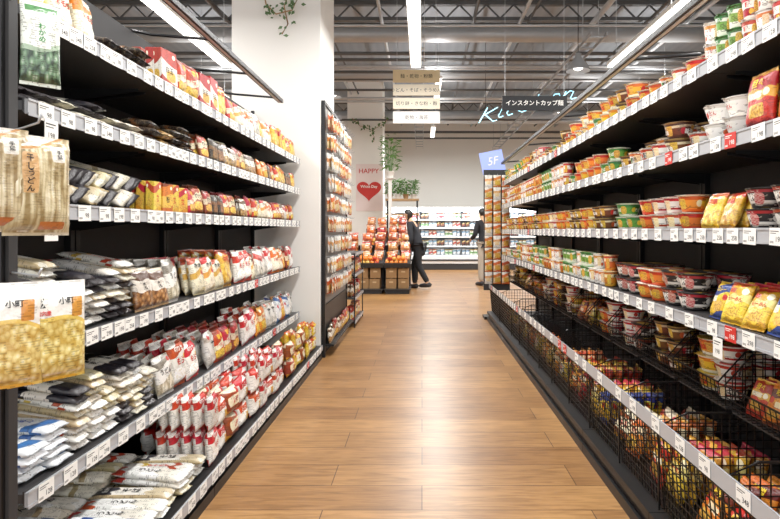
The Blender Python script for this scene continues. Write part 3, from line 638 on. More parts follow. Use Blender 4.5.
# ---------------------------------------------------------------- clip post with hanging bags
post=empty('display_post',(-1.2,1.58,0),label='black steel display post with hooks',cat='post')
boxes('pole',[((-1.235,-1.165),(1.55,1.615),(0,2.75))],BLACK,.004,post)
boxes('slotted_strip',[((-1.165,-1.155),(1.565,1.6),(.3,2.7))],DARK,parent=post)
for z in (1.53,1.13,1.90):
    tubes('hook',[([(-1.16,1.58,z),(-1.1,1.54,z),(-1.0,1.46,z),(-.985,1.45,z+.02)],.003)],STEEL,6,(-1.16,1.58,z),post)
for k,(x,yy,zc),a in (('hang_udon',(-1.045,1.52,1.235),62),('hang_udon',(-1.105,1.43,1.245),50),('hang_macaroni',(-1.015,1.52,.84),56),('hang_macaroni',(-1.075,1.42,.845),42),('hang_green',(-1.09,1.6,1.66),45)):
    place(k,(x,yy,zc),(0,0,math.radians(a)))
# ---------------------------------------------------------------- room shell
def fl():
    m,nt,b=newmat('wood_tile_floor')
    tc=nt.nodes.new('ShaderNodeTexCoord'); br=nt.nodes.new('ShaderNodeTexBrick')
    br.offset=.37; br.inputs['Scale'].default_value=1; br.inputs['Brick Width'].default_value=1.2; br.inputs['Row Height'].default_value=.24
    br.inputs['Mortar Size'].default_value=.0026; br.inputs['Mortar Smooth'].default_value=.2; br.inputs['Bias'].default_value=0
    br.inputs['Color1'].default_value=lin('#b98b57'); br.inputs['Color2'].default_value=lin('#9f7346'); br.inputs['Mortar'].default_value=lin('#604124')
    nt.links.new(tc.outputs['Object'],br.inputs['Vector'])
    mp=nt.nodes.new('ShaderNodeMapping'); mp.inputs['Scale'].default_value=(1.6,15,1); nt.links.new(tc.outputs['Object'],mp.inputs[0])
    nz=nt.nodes.new('ShaderNodeTexNoise'); nz.inputs['Scale'].default_value=2.4; nz.inputs['Detail'].default_value=7; nz.inputs['Distortion'].default_value=1.1; nt.links.new(mp.outputs[0],nz.inputs['Vector'])
    rp=nt.nodes.new('ShaderNodeValToRGB'); rp.color_ramp.elements[0].position=.28; rp.color_ramp.elements[0].color=(.46,.4,.34,1); rp.color_ramp.elements[1].position=.6; rp.color_ramp.elements[1].color=(1.0,1.0,1.0,1)
    nt.links.new(nz.outputs['Fac'],rp.inputs[0])
    n2=nt.nodes.new('ShaderNodeTexNoise'); n2.inputs['Scale'].default_value=3.5; n2.inputs['Detail'].default_value=3; nt.links.new(tc.outputs['Object'],n2.inputs['Vector'])
    r3_=nt.nodes.new('ShaderNodeValToRGB'); r3_.color_ramp.elements[0].position=.35; r3_.color_ramp.elements[0].color=(.82,.79,.76,1); r3_.color_ramp.elements[1].position=.65; r3_.color_ramp.elements[1].color=(1,1,1,1); nt.links.new(n2.outputs['Fac'],r3_.inputs[0])
    mx=nt.nodes.new('ShaderNodeMix'); mx.data_type='RGBA'; mx.blend_type='MULTIPLY'; mx.inputs[0].default_value=.78
    nt.links.new(br.outputs['Color'],mx.inputs[6]); nt.links.new(rp.outputs[0],mx.inputs[7])
    m2=nt.nodes.new('ShaderNodeMix'); m2.data_type='RGBA'; m2.blend_type='MULTIPLY'; m2.inputs[0].default_value=1
    nt.links.new(mx.outputs[2],m2.inputs[6]); nt.links.new(r3_.outputs[0],m2.inputs[7]); nt.links.new(m2.outputs[2],b.inputs['Base Color'])
    b.inputs['Roughness'].default_value=.34; b.inputs['Specular IOR Level'].default_value=.4
    bp=nt.nodes.new('ShaderNodeBump'); bp.inputs['Strength'].default_value=.2; bp.inputs['Distance'].default_value=.003
    nt.links.new(br.outputs['Fac'],bp.inputs['Height']); bp.invert=True; nt.links.new(bp.outputs[0],b.inputs['Normal'])
    return m
setinfo(boxes('floor',[((-9,9),(-4,21),(-.1,0))],fl()),kind='structure')
def ceilmat():
    m,nt,b=newmat('corrugated_deck'); tc=nt.nodes.new('ShaderNodeTexCoord'); w=nt.nodes.new('ShaderNodeTexWave'); w.inputs['Scale'].default_value=1.6
    nt.links.new(tc.outputs['Object'],w.inputs['Vector']); rp=nt.nodes.new('ShaderNodeValToRGB'); rp.color_ramp.elements[0].color=lin('#8b9299'); rp.color_ramp.elements[1].color=lin('#92989f')
    nt.links.new(w.outputs['Fac'],rp.inputs[0]); nt.links.new(rp.outputs[0],b.inputs['Base Color']); b.inputs['Roughness'].default_value=.8
    return m
setinfo(boxes('ceiling',[((-9,9),(-4,21),(5.3,5.4))],ceilmat()),kind='structure')
WALL=mat('warm_white_wall','#e6e3dc',.8,noise=.03,nscale=1)
setinfo(boxes('wall_back',[((-9,9),(19.5,19.7),(0,5.3))],WALL),kind='structure')
setinfo(boxes('wall_left',[((-9.2,-9),(-4,19.7),(0,5.3))],WALL),kind='structure')
setinfo(boxes('wall_right',[((9,9.2),(-4,19.7),(0,5.3))],WALL),kind='structure')
def column(x0,x1,y0,y1):
    r=empty('column',((x0+x1)/2,(y0+y1)/2,0),kind='structure',label='square white painted building column',cat='column')
    boxes('shaft',[((x0,x1),(y0,y1),(0,5.29))],WHITE,.01,r)
    boxes('skirting',[((x0-.008,x1+.008),(y0-.008,y1+.008),(0,.1))],DARK,.003,r)
column(-1.86,-.99,5.47,6.3)
column(-2.0,-1.05,15.0,15.8)
def cyl(name,p,r,m,lab,cat,grp,seg=16):
    c=((Vector(p[0])+Vector(p[-1]))/2); o=tubes(name,[(p,r)],m,seg,tuple(c)); setinfo(o,lab,cat,grp); return o
for yy,z,r in ((9.6,4.6,.13),(12.6,4.75,.16),(16.6,4.6,.18)):
    cyl('air_duct',[(-8.9,yy,z),(8.9,yy,z)],r,STEEL,'round galvanised air duct under the ceiling','duct','ceiling ducts')
PIPEM=mat('pipe_grey','#bcbfc2',.5,.2,noise=.1); PIPED=mat('pipe_dark','#5a5a5a',.6,.2,noise=.1)
for n,(yy,z,r) in enumerate(((9.2,4.15,.03),(9.35,4.2,.02),(10.2,4.35,.03),(10.6,4.3,.02),(10.75,4.28,.025),(11.3,4.55,.03),(11.8,4.2,.025),(13.4,4.4,.035),(13.55,4.45,.02),(14.6,4.6,.03),(15.0,4.2,.03),(17.2,4.55,.04),(18.0,4.2,.03),(7.9,4.8,.025),(8.1,4.65,.03),(8.9,4.5,.02),(12.1,4.5,.02),(15.8,4.35,.03),(18.6,4.5,.04))):
    cyl('ceiling_pipe',[(-8.9,yy,z),(8.9,yy,z)],r,PIPEM if n%2 else PIPED,'grey conduit pipe running under the ceiling','pipe','ceiling pipes',8)
for n,(x,z,r) in enumerate(((-3.4,4.9,.04),(-1.9,4.9,.03),(-1.7,4.9,.02),(-.7,4.88,.03),(.9,4.9,.03),(1.7,4.85,.03),(1.85,4.85,.02),(3.0,4.88,.05),(3.9,4.86,.03),(4.6,4.85,.04))):
    cyl('ceiling_pipe',[(x,3,z),(x,19.4,z)],r,PIPEM if n%2 else PIPED,'grey conduit pipe running along the ceiling','pipe','ceiling pipes',8)
BEAM=mat('beam_grey','#5c5d5e',.6,noise=.1)
for i,yy in enumerate((7.4,8.6,9.9,11.0,13.9,17.6)):
    bl=[((-8.9,8.9),(yy-.05,yy+.05),(5.22,5.29)),((-8.9,8.9),(yy-.05,yy+.05),(4.94,5.0))]
    bm=bmesh.new()
    for b_ in bl: bm_box(bm,b_[0],b_[1],b_[2])
    for k in range(36):
        x=-8.7+k*.48; bm_tube(bm,[(x,yy,4.99),(x+.24,yy,5.23)],.018,4); bm_tube(bm,[(x+.24,yy,5.23),(x+.48,yy,4.99)],.018,4)
    o=bm_to(bm,'trim_%d'%(i+1),[BEAM]); setinfo(o,kind='structure')
for i,x in enumerate((-2.55,-.08,2.5)):
    bl=[((x-.12,x-.11),(7.9,19),(4.0,4.05)),((x+.11,x+.12),(7.9,19),(4.0,4.05))]+[((x-.11,x+.11),(8+k*.5,8.03+k*.5),(4.0,4.02)) for k in range(22)]
    bl+=[((x+sx-.004,x+sx+.004),(yy-.004,yy+.004),(4.04,5.3)) for sx in (-.115,.115) for yy in (8.3,12.1,15.6,18.7)]
    setinfo(boxes('cable_tray',bl,STEEL),'long steel ladder cable tray hung from ceiling','cable tray','cable trays')
def strip(x,y0,y1,z,w=.14):
    r=empty('strip_light',(x,(y0+y1)/2,z),label='long white suspended fluorescent strip light',cat='ceiling light',group='strip lights')
    boxes('housing',[((x-w/2,x+w/2),(y0,y1),(z+.012,z+.06))],WHITE,.004,r)
    boxes('diffuser',[((x-w/2+.01,x+w/2-.01),(y0+.01,y1-.01),(z-.02,z+.012))],TUBE,.004,r)
    tubes('suspension_wire',[([(x,yy,z+.05),(x,yy,5.3)],.004) for yy in (y0+.15,y1-.15)],STEEL,4,(x,(y0+y1)/2,z),r)
def area(name,loc,sx,sy,p,col=(1,.985,.96),rot=(0,0,0)):
    l=bpy.data.lights.new(name,'AREA'); l.shape='RECTANGLE'; l.size=sx; l.size_y=sy; l.energy=p; l.color=col
    o=link(bpy.data.objects.new(name,l)); o.location=loc; o.rotation_euler=rot; return o
for x in (-2.55,-.08,2.5):
    for k in range(4):
        y0=-.3+k*1.92
        strip(x,y0,y0+1.9,3.4)
        area('strip_lamp',(x,y0+.95,3.37),.14,1.85,50 if x==-.08 else 32)
for x in (-2.55,2.5):
    area('uplight_fill',(x,3.5,3.5),.14,6,60,rot=(math.pi,0,0))  # added fill light aimed upward to brighten the ceiling, not part of the strips
for x in (-4.0,.3,4.4):
    for y0 in (10.0,14.75):
        strip(x,y0,y0+1.5,3.95,.12)
        area('strip_lamp',(x,y0+.75,3.92),.12,1.45,150)
    area('uplight_fill',(x,12.5,4.05),.12,6,60,rot=(math.pi,0,0))  # added upward fill for the far ceiling, has no fixture of its own
for x,yy,z in ((2.23,8.0,3.62),(3.2,13.0,4.05),(-1.9,12.0,4.2)):
    r=empty('pendant_lamp',(x,yy,z),label='grey metal bell pendant lamp on a cord',cat='pendant lamp',group='pendant lamps')
    bm=bmesh.new(); rev(bm,[(.17,-.1),(.165,-.08),(.13,-.01),(.07,.06),(.045,.1),(.045,.15),(.02,.16)],20); o=bm_to(bm,'shade',[STEEL],(x,yy,z)); adopt(o,r)
    bm=bmesh.new(); rg=rev(bm,[(.02,-.09),(.06,-.07),(.07,-.04),(.05,0),(.03,.03)],14); bm.faces.new(rg[0]); bm.faces.new(rg[-1]); o=bm_to(bm,'bulb',[TUBE],(x,yy,z)); adopt(o,r)
    tubes('cord',[([(x,yy,z+.15),(x,yy,5.3)],.006)],BLACK,5,(x,yy,z),r)
# ---------------------------------------------------------------- signs
def pz(py,Y): return 1.25-(py-230)/560*Y
def pxx(px,Y): return (px-422)/560*Y
Y=8.0
r=empty('hanging_sign',(-.04,Y,2.7),label='hanging aisle sign of stacked beige and cream boards',cat='sign')
SB=mat('sign_beige','#dcc69c',.7,noise=.1,nscale=10); SW=mat('sign_cream','#ece2cc',.7,noise=.05)
for a,b,m,ink,tx in [(70,82.5,SB,INK,'麺・乾物・粉類'),(84.5,95.5,SW,GREYINK,'うどん・そば・そうめん'),(98,109,SW,GREYINK,'切り餅・きな粉・麩'),(111.5,123.5,WHITE,GREYINK,'乾物・海苔')]:
    boxes('sign_board',[((pxx(393,Y),pxx(440,Y)),(Y-.01,Y+.01),(pz(b,Y),pz(a,Y)))],m,.002,r)
    flat_text('sign_text',tx,.066,(pxx(416.5,Y),Y-.0125,pz((a+b)/2,Y)),ink,parent=r,bold=0)
tubes('suspension_wire',[([(x,Y,pz(123,Y)),(x,Y,5.3)],.004) for x in (pxx(397,Y),pxx(436,Y))],STEEL,4,(0,Y,3),r)
Y=6.0
r=empty('category_sign',(1.21,Y,2.54),label='black category sign with white lettering',cat='sign')
boxes('sign_panel',[((pxx(502,Y),pxx(567,Y)),(Y-.008,Y+.008),(pz(110.5,Y),pz(96,Y)))],BLACK,.002,r)
flat_text('sign_text','インスタントカップ麺',.062,(pxx(534.5,Y),Y-.0105,pz(103,Y)),WHITEINK,parent=r)
tubes('sign_stem',[([(x,Y+.0,pz(97,Y)),(x,Y,5.3)],.003) for x in (pxx(505,Y),pxx(564,Y))],STEEL,4,(1.2,Y,3.3),r)
Y=8.1
r=empty('number_sign',(1.06,Y,0),label='tilted pale blue-white illuminated panel sign on a post',cat='sign')
LBX=mat('blue_lightbox','#93a4e4',.4,emit='#8ea2f6',es=.45,noise=.05)
o=boxes('sign_panel',[((pxx(483,Y),pxx(506,Y)),(Y-.02,Y+.02),(pz(173,Y),pz(151,Y)))],LBX,.004,r); o.rotation_euler=(0,-.2,0)
flat_text('sign_text','5F',.16,(pxx(493,Y),Y-.024,pz(161,Y)),WHITEINK,parent=r,shear=.25).rotation_euler=(0,-.2,0)
tubes('sign_stem',[([(pxx(495,Y),Y+.03,0),(pxx(495,Y),Y+.03,pz(160,Y))],.012)],BLACK,6,(1.06,Y,1),r)
Y=11.4
r=empty('neon_sign',(2.2,Y,3.6),label='thin glowing white-cyan script neon sign on dark rail',cat='neon sign')
NE=mat('neon_tube','#bfeaf5',.3,emit='#9fe2f6',es=2.4,noise=.01)
def script(chars,x0,base,h,slant,xs):
    strokes={'K':[[(.05,0),(.25,1.5)],[(.75,1.4),(.2,.75),(.35,.6),(.7,0),(.9,.05)]],
     'i':[[(.1,.95),(0,.2),(.08,0),(.25,.1)],[(.14,1.22),(.16,1.28)]],
     't':[[(.2,1.4),(.05,.25),(.15,0),(.35,.1)],[(-.1,.95),(.4,1.0)]],
     'c':[[(.5,.85),(.3,.98),(.05,.6),(.05,.2),(.25,0),(.55,.15)]],
     'h':[[(.2,1.5),(0,0)],[(.05,.45),(.3,.9),(.48,.8),(.42,.15),(.5,0),(.65,.1)]],
     'e':[[(.08,.45),(.5,.65),(.42,.95),(.2,.95),(.02,.4),(.18,0),(.5,.15)]],
     'n':[[(.1,.9),(0,0)],[(.04,.45),(.3,.92),(.48,.8),(.42,.15),(.5,0),(.7,.12)]]}
    adv={'K':.95,'i':.35,'t':.55,'c':.7,'h':.8,'e':.65,'n':.8}; out=[]; x=x0
    for c in chars:
        for s in strokes[c]: out.append([(x+(a*xs+b*slant)*h,Y,base+b*h+(x+a*h-x0)*.27) for a,b in s])
        x+=adv[c]*h*xs
    return out
tubes('neon_lettering',[(s,.0095) for s in script('Kitchen',pxx(478,Y),pz(123,Y),.2,.3,2.12)],NE,6,(2.2,Y,3.6),r)
tubes('support_rail',[([(1.2,Y+.04,pz(117,Y)),(3.15,Y+.04,pz(91,Y))],.007),([(1.3,Y+.04,pz(115,Y)),(1.3,Y+.04,5.3)],.004),([(3.0,Y+.04,pz(93,Y)),(3.0,Y+.04,5.3)],.004)],BLACK,6,(2.2,Y,3.6),r)
Y=14.99
r=empty('poster',(pxx(369,Y),Y,pz(210,Y)),label='pale poster with a red heart and greeting',cat='poster')
boxes('poster_sheet',[((pxx(356,Y),pxx(383,Y)),(Y-.008,Y+.008),(pz(211,Y),pz(164,Y)))],mat('poster_pale','#e6d3cf',.7,noise=.03),.002,r)
bm=bmesh.new(); hv=[]
for k in range(40):
    t=2*math.pi*k/40; hv.append(bm.verts.new((.0205*16*math.sin(t)**3,0,.0185*(13*math.cos(t)-5*math.cos(2*t)-2*math.cos(3*t)-math.cos(4*t)))))
bm.faces.new(hv); o=bm_to(bm,'heart',[REDINK],(pxx(369,Y),Y-.012,pz(190,Y))); adopt(o,r)
flat_text('poster_text','HAPPY',.18,(pxx(369,Y),Y-.0125,pz(171,Y)),REDINK,parent=r)
flat_text('heart_text','White Day',.1,(pxx(369,Y),Y-.016,pz(187,Y)),WHITEINK,parent=r)
# ---------------------------------------------------------------- pegboard by the column
r=empty('pegboard_display',(-.97,6.3,0),label='black framed pegboard stand facing the aisle',cat='display rack')
boxes('board',[((-.978,-.965),(5.5,7.1),(.5,2.5))],mat('board_grey','#8c8782',.6,noise=.1),parent=r)
boxes('frame',[((-.985,-.95),(5.48,5.52),(0,2.52)),((-.985,-.95),(7.08,7.12),(0,2.52)),((-.985,-.95),(5.52,7.08),(2.49,2.52)),((-.985,-.95),(5.52,7.08),(.48,.51))],BLACK,parent=r)
boxes('lower_ledge',[((-.975,-.87),(5.53,7.07),(.1,.12)),((-.975,-.96),(5.53,7.07),(.12,.48))],BLACK,parent=r)
stand(-1,['brown_bag','clear_brown','red_bag'],.121,5.56,7.04,.885,1,tilt=6,run=2)
tl=[]
for i in range(10):
    for j in range(9):
        yy=5.6+i*.155; z=.78+j*.205
        tl.append(([(-.965,yy,z),(-.85,yy,z),(-.845,yy,z+.012)],.003))
        for q in range(2):
            place('pouch_orange' if (j*3+i//2)%4<2 else 'pouch_white',(-.93+q*.035,yy,z-.165),(0,R(-.05,.05),math.pi/2+R(-.25,.25)),R(.85,1.05))
o=tubes('peg_hook',tl,STEEL,4,(-.97,6.3,1),r); o['kind']='stuff'
r=empty('low_display_shelf',(-1.0,7.6,0),label='low black shelf stacked with boxed goods',cat='store shelf')
boxes('post',[((x,x+.015),(yy,yy+.015),(0,.95)) for x in (-1.12,-.87) for yy in (7.16,8.1)],BLACK,parent=r)
for z in (.08,.38,.68,.95):
    boxes('shelf_board',[((-1.12,-.855),(7.16,8.115),(z-.02,z))],SHELF,parent=r)
    boxes('price_rail',[((-.855,-.848),(7.16,8.115),(z-.03,z+.004))],RAIL,parent=r)
for z in (.081,.381,.681):
    stand(-1,['box_orange','clear_brown','box_redwhite'],z,7.2,8.08,.875,3,tilt=0,run=2,jt=1,xback=1.1)
r=empty('end_hook_panel',(1.04,7.92,0),label='narrow panel of hooks at the end of the shelves',cat='display rack')
boxes('board',[((.87,1.24),(7.9,7.92),(.4,2.1))],DARK,parent=r)
tl=[]
for i in range(3):
    for j in range(9):
        x=.935+i*.12; z=.66+j*.17; tl.append(([(x,7.9,z),(x,7.81,z),(x,7.805,z+.012)],.003)); place('pouch_orange' if (j+i)%4 else 'pouch_white',(x,7.86,z-.165),(0,0,R(-.08,.08)),1.0)
tubes('peg_hook',tl,STEEL,4,(1,7.85,1),r)
boxes('foot',[((.87,1.24),(7.8,8.05),(0,.04)),((1.02,1.08),(7.92,7.95),(.04,.5))],BLACK,parent=r)
# ---------------------------------------------------------------- produce stands
ORG=mat('orange_peel','#e8842a',.4,noise=.2,nscale=40,bump=.3)
bm=bmesh.new(); bmesh.ops.create_uvsphere(bm,u_segments=12,v_segments=8,radius=.042)
for v in bm.verts:
    v.co.z*=.92
    if v.co.z>.035: v.co.z-=.006
bm_tube(bm,[(0,0,.028),(0,0,.036)],.005,5,1)
for f in bm.faces: f.smooth=True
om=finish(bm,'orange_fruit',[ORG,LEAF]); kind('orange','orange',om,'ripe orange with a green stem end','fruit','oranges on the produce stand',(.084,.08,.084))
for key,c,lb in (('apple','#c23c24','red apple with a short stem'),('yapple','#e9b85a','pale yellow apple with a short stem')):
    me2=om.copy(); me2.materials.clear(); me2.materials.append(mat(key+'_skin',c,.3,noise=.35,nscale=20)); me2.materials.append(DLEAF); kind(key,'apple',me2,lb,'fruit','apples on the produce stand',(.084,.08,.084))
for (x0,x1,yy,tier,zb,sd) in ((-1.3,-.76,10.9,0,.56,14),(-.74,-.22,10.9,1,.56,14),(-1.86,-1.32,10.95,2,.56,14),(-1.32,-.8,12.2,3,.88,16),(-.78,-.36,12.2,4,.88,16)):
    r=empty('produce_stand',((x0+x1)/2,yy+.5,0),label='dark tiered produce stand with sloping top',cat='produce stand',group='produce stands')
    hb=zb
    boxes('base',[((x0+.03,x1-.03),(yy+.05,yy+1.1),(0,.08)),((x0+.02,x1-.02),(yy+.62,yy+1.15),(.08,hb)),((x0+.02,x1-.02),(yy+.1,yy+.62),(hb-.05,hb-.021))],DARK,parent=r)
    boxes('shelf_board',[((x0,x1),(yy,yy+.62),(.08,.1))],SHELF,parent=r)
    sl=math.radians(sd); bm=bmesh.new(); W=x1-x0; Dp=1.15
    bm_box(bm,(-W/2,W/2),(0,Dp),(-.02,0)); bm_box(bm,(-W/2,W/2),(-.02,0),(-.04,.05)); bm_box(bm,(-W/2,-W/2+.01),(0,Dp),(0,.02)); bm_box(bm,(W/2-.01,W/2),(0,Dp),(0,.02)); bm_box(bm,(-W/2,W/2),(Dp-.02,Dp),(0,.09))
    o=bm_to(bm,'sloped_tray',[DARK],((x0+x1)/2,yy,hb)); o.rotation_euler=(sl,0,0); adopt(o,r)
    nx=int((W-.05)/.088)
    for lay in range(2):
        for j in range(3-lay):
            for i in range(nx-lay):
                lx=-W/2+.062+(i+lay*.5)*.088; ly=.05+(j+lay*.6)*.09
                if lx>W/2-.055: continue
                p=Vector((lx,ly,.042+lay*.066)); p.rotate(Euler((sl,0,0)))
                place(random.choice(('orange','orange','apple','yapple')),((x0+x1)/2+p.x,yy+p.y,hb+.002+p.z),(sl,R(-.3,.3),R(0,6)))
    nb=int((W-.02)/.2)
    for j in range(6):
        for lay in range(1+min(2,j//2)):
            for i in range(nb):
                lx=-W/2+.01+W/nb*(i+.5)+R(-.008,.008); ly=.34+j*.125
                p=Vector((lx,ly,.0)); p.rotate(Euler((sl,0,0)))
                place(random.choice(('fruit_orange','fruit_orange','fruit_red','fruit_peach')),((x0+x1)/2+p.x,yy+p.y,hb+.01+p.z+lay*.13),(-math.radians(28),R(-.12,.12),R(-.2,.2)),R(.88,1.0))
bm=bmesh.new(); bm_box(bm,(-.108,.108),(-.15,.15),(0,.2)); bm_box(bm,(-.107,-.004),(-.148,.148),(.2,.204)); bm_box(bm,(.004,.107),(-.148,.148),(.2,.204)); bm_box(bm,(-.04,.04),(-.1515,-.15),(.12,.15),1); bm_box(bm,(-.02,.02),(-.15,.15),(.204,.205),1)
kind('kbox','cardboard_box',finish(bm,'cardboard_box',[KRAFT,mat('box_tape','#d8bf94',.5,noise=.1)]),'brown cardboard produce box with tape strip','box','cardboard boxes under the produce stand',(.216,.2,.3))
for x0,yy in ((-1.28,10.9),(-.72,10.9),(-1.84,10.95)):
    for i in range(2):
        for j in range(2): place('kbox',(x0+.12+i*.235,yy+.2+R(0,.05),.101+j*.206),(0,0,R(-.06,.06)),R(.9,.98))
# ---------------------------------------------------------------- plants
def foliage(n,rad,hgt,size,droop=0,seed=1):
    rnd=random.Random(seed); bm=bmesh.new()
    for i in range(n):
        a=rnd.uniform(0,6.28); rr=rad*rnd.uniform(.1,1)**.7; z=hgt*rnd.uniform(0.15,1)-droop*rr*rnd.uniform(0,1)
        p=Vector((rr*math.cos(a),rr*math.sin(a),z))
        if i%3==0: bm_tube(bm,[(0.02*math.cos(a),.02*math.sin(a),0),tuple(p*.6+Vector((0,0,.03))),tuple(p)],.003,3,0,False)
        d=Vector((math.cos(a),math.sin(a),rnd.uniform(-.5,.9))).normalized(); s=Vector((-math.sin(a),math.cos(a),rnd.uniform(-.3,.3))).normalized()
        L=size*rnd.uniform(.7,1.2)
        q=[p,p+d*L*.35+s*L*.2,p+d*L*.7+s*L*.14-Vector((0,0,L*.05)),p+d*L-Vector((0,0,L*.2)),p+d*L*.7-s*L*.14-Vector((0,0,L*.05)),p+d*L*.35-s*L*.2]
        v=[bm.verts.new(c) for c in q]; bm.faces.new((v[0],v[1],v[2],v[3])); bm.faces.new((v[0],v[3],v[4],v[5]))
    return bm
def plant(x,yy,z,n,rad,hgt,size,pot,m=LEAF,seed=1,droop=0,ph=.16,pr=.1,lab='potted leafy green plant'):
    r=empty('potted_plant',(x,yy,z),label=lab,cat='plant',group='potted plants')
    bm=bmesh.new(); rg=rev(bm,[(pr*.7,0),(pr*.72,.005),(pr,ph*.9),(pr+.008,ph*.92),(pr+.008,ph),(pr-.01,ph),(pr-.015,ph-.03)],16); bm.faces.new(rg[0]); bm.faces.new(rg[-1])
    o=bm_to(bm,'pot',[pot],(x,yy,z)); adopt(o,r)
    me=bpy.data.meshes.new('foliage'); b=foliage(n,rad,hgt,size,droop,seed); b.to_mesh(me); b.free(); me.materials.append(m)
    o=link(bpy.data.objects.new('foliage',me)); o.location=(x,yy,z+ph-.02); adopt(o,r)
Y=14.2
r=empty('plant_shelf',(pxx(402,Y),Y,0),label='tall pale wood shelf carrying potted plants',cat='shelf')
boxes('shelf_board',[((pxx(386,Y),pxx(419,Y)),(Y-.2,Y+.2),(pz(199,Y)-.05,pz(199,Y))),((pxx(386,Y),pxx(419,Y)),(Y-.2,Y+.2),(pz(214,Y)-.03,pz(214,Y)))],WOOD,.003,r)
for x in (pxx(387,Y)+.02,pxx(418,Y)-.02): boxes('leg',[((x-.02,x+.02),(Y-.18,Y-.14),(0,pz(199,Y)-.05)),((x-.02,x+.02),(Y+.14,Y+.18),(0,pz(199,Y)-.05))],BLACK,parent=r)
for i in range(4): plant(pxx(390,Y)+i*.2,Y,pz(199,Y)+.001,100,.08,.4,.12,WHITE if i%2 else KRAFT,LEAF,i+3,ph=.12,pr=.075,droop=1.5)
plant(pxx(393,Y)-.04,13.6,pz(178,13.6),130,.2,.95,.16,WHITE,LEAF,21,lab='tall leafy green plant in white pot',droop=1)
xx=pxx(393,Y)-.04
r=empty('plant_pedestal',(xx,13.6,0),label='slim white pedestal under the tall plant',cat='stand')
boxes('pedestal',[((xx-.04,xx+.04),(13.56,13.64),(0,pz(178,13.6)-.02)),((xx-.12,xx+.12),(13.48,13.72),(pz(178,13.6)-.02,pz(178,13.6)-.001))],WHITE,.004,r)
def vine(pts,n,size,seed,lab):
    rnd=random.Random(seed); bm=bmesh.new(); c=Vector(pts[0]); P_=[Vector(p)-c for p in pts]
    bm_tube(bm,[tuple(p) for p in P_],.007,5,0)
    for i in range(n):
        t=rnd.uniform(0,len(P_)-1.001); k=int(t); p=P_[k].lerp(P_[k+1],t-k)+Vector((rnd.gauss(0,.035),rnd.gauss(0,.02)-.03,rnd.gauss(0,.035)))
        a=rnd.uniform(0,6.28); d=Vector((math.cos(a),-.3,math.sin(a)-.4)).normalized(); s=d.cross(Vector((0,1,.2))).normalized(); L=size*rnd.uniform(.6,1.2)
        q=[p,p+d*L*.4+s*L*.28,p+d*L,p+d*L*.4-s*L*.28]; v=[bm.verts.new(x) for x in q]; f=bm.faces.new((v[0],v[1],v[2])); f.material_index=1; f=bm.faces.new((v[0],v[2],v[3])); f.material_index=1
    me=bpy.data.meshes.new('hanging_vine'); bm.to_mesh(me); bm.free(); me.materials.append(KRAFT); me.materials.append(DLEAF)
    o=link(bpy.data.objects.new('hanging_vine',me)); o.location=c; setinfo(o,lab,'plant','hanging vines')
Y=5.42
vine([(pxx(a,Y),Y,pz(b,Y)) for a,b in ((262,-14),(266,4),(276,14),(292,10),(300,-6),(296,-16))],46,.05,5,'leafy vine garland looped on the white column')
vine([(pxx(a,Y),Y,pz(b,Y)) for a,b in ((290,-10),(284,6),(288,24),(282,34))],14,.05,6,'short trailing vine on the white column')
Y=14.85
vine([(pxx(a,Y),Y,pz(b,Y)) for a,b in ((352,118),(360,126),(372,130),(384,124),(388,118))],40,.09,7,'leafy garland draped across the far column')
vine([(pxx(a,Y),Y-.15,pz(b,Y)) for a,b in ((372,134),(375,138),(374,143))],10,.08,8,'trailing vine on the far column')
# ---------------------------------------------------------------- refrigerated case
FRW=mat('fridge_white','#e8eaec',.4,noise=.02)
FRL=mat('fridge_light','#ffffff',.4,emit='#e8f3ff',es=6,noise=.01)
FRI=mat('fridge_back','#c9d6e0',.5,noise=.04)
CG2='chilled food in the case'
bag('chill_white',.12,.2,.06,[(0,'#b4bcc4'),(.3,'#e8eaec'),(.6,'#7fa8c4'),(.85,'#e8eaec')],[],'white and pale blue chilled food pack','chilled_food_pack',group=CG2,nx=4,ny=4)
bag('chill_red',.12,.2,.06,[(0,'#d4ccc4'),(.3,'#b84a40'),(.6,'#e6dcd0'),(.85,'#c87a5c')],[],'red and cream chilled food pack','chilled_food_pack',group=CG2,nx=4,ny=4)
bag('chill_green',.12,.19,.06,[(0,'#d0d8c8'),(.3,'#6f9a62'),(.6,'#e0e4d8'),(.85,'#c0a05a')],[],'green and white chilled food pack','chilled_food_pack',group=CG2,nx=4,ny=4)
bag('chill_dark',.12,.2,.06,[(0,'#4c4240'),(.3,'#7a4a3c'),(.6,'#d8c080'),(.8,'#4c4a50')],[],'dark chilled food pack with gold band','chilled_food_pack',group=CG2,nx=4,ny=4)
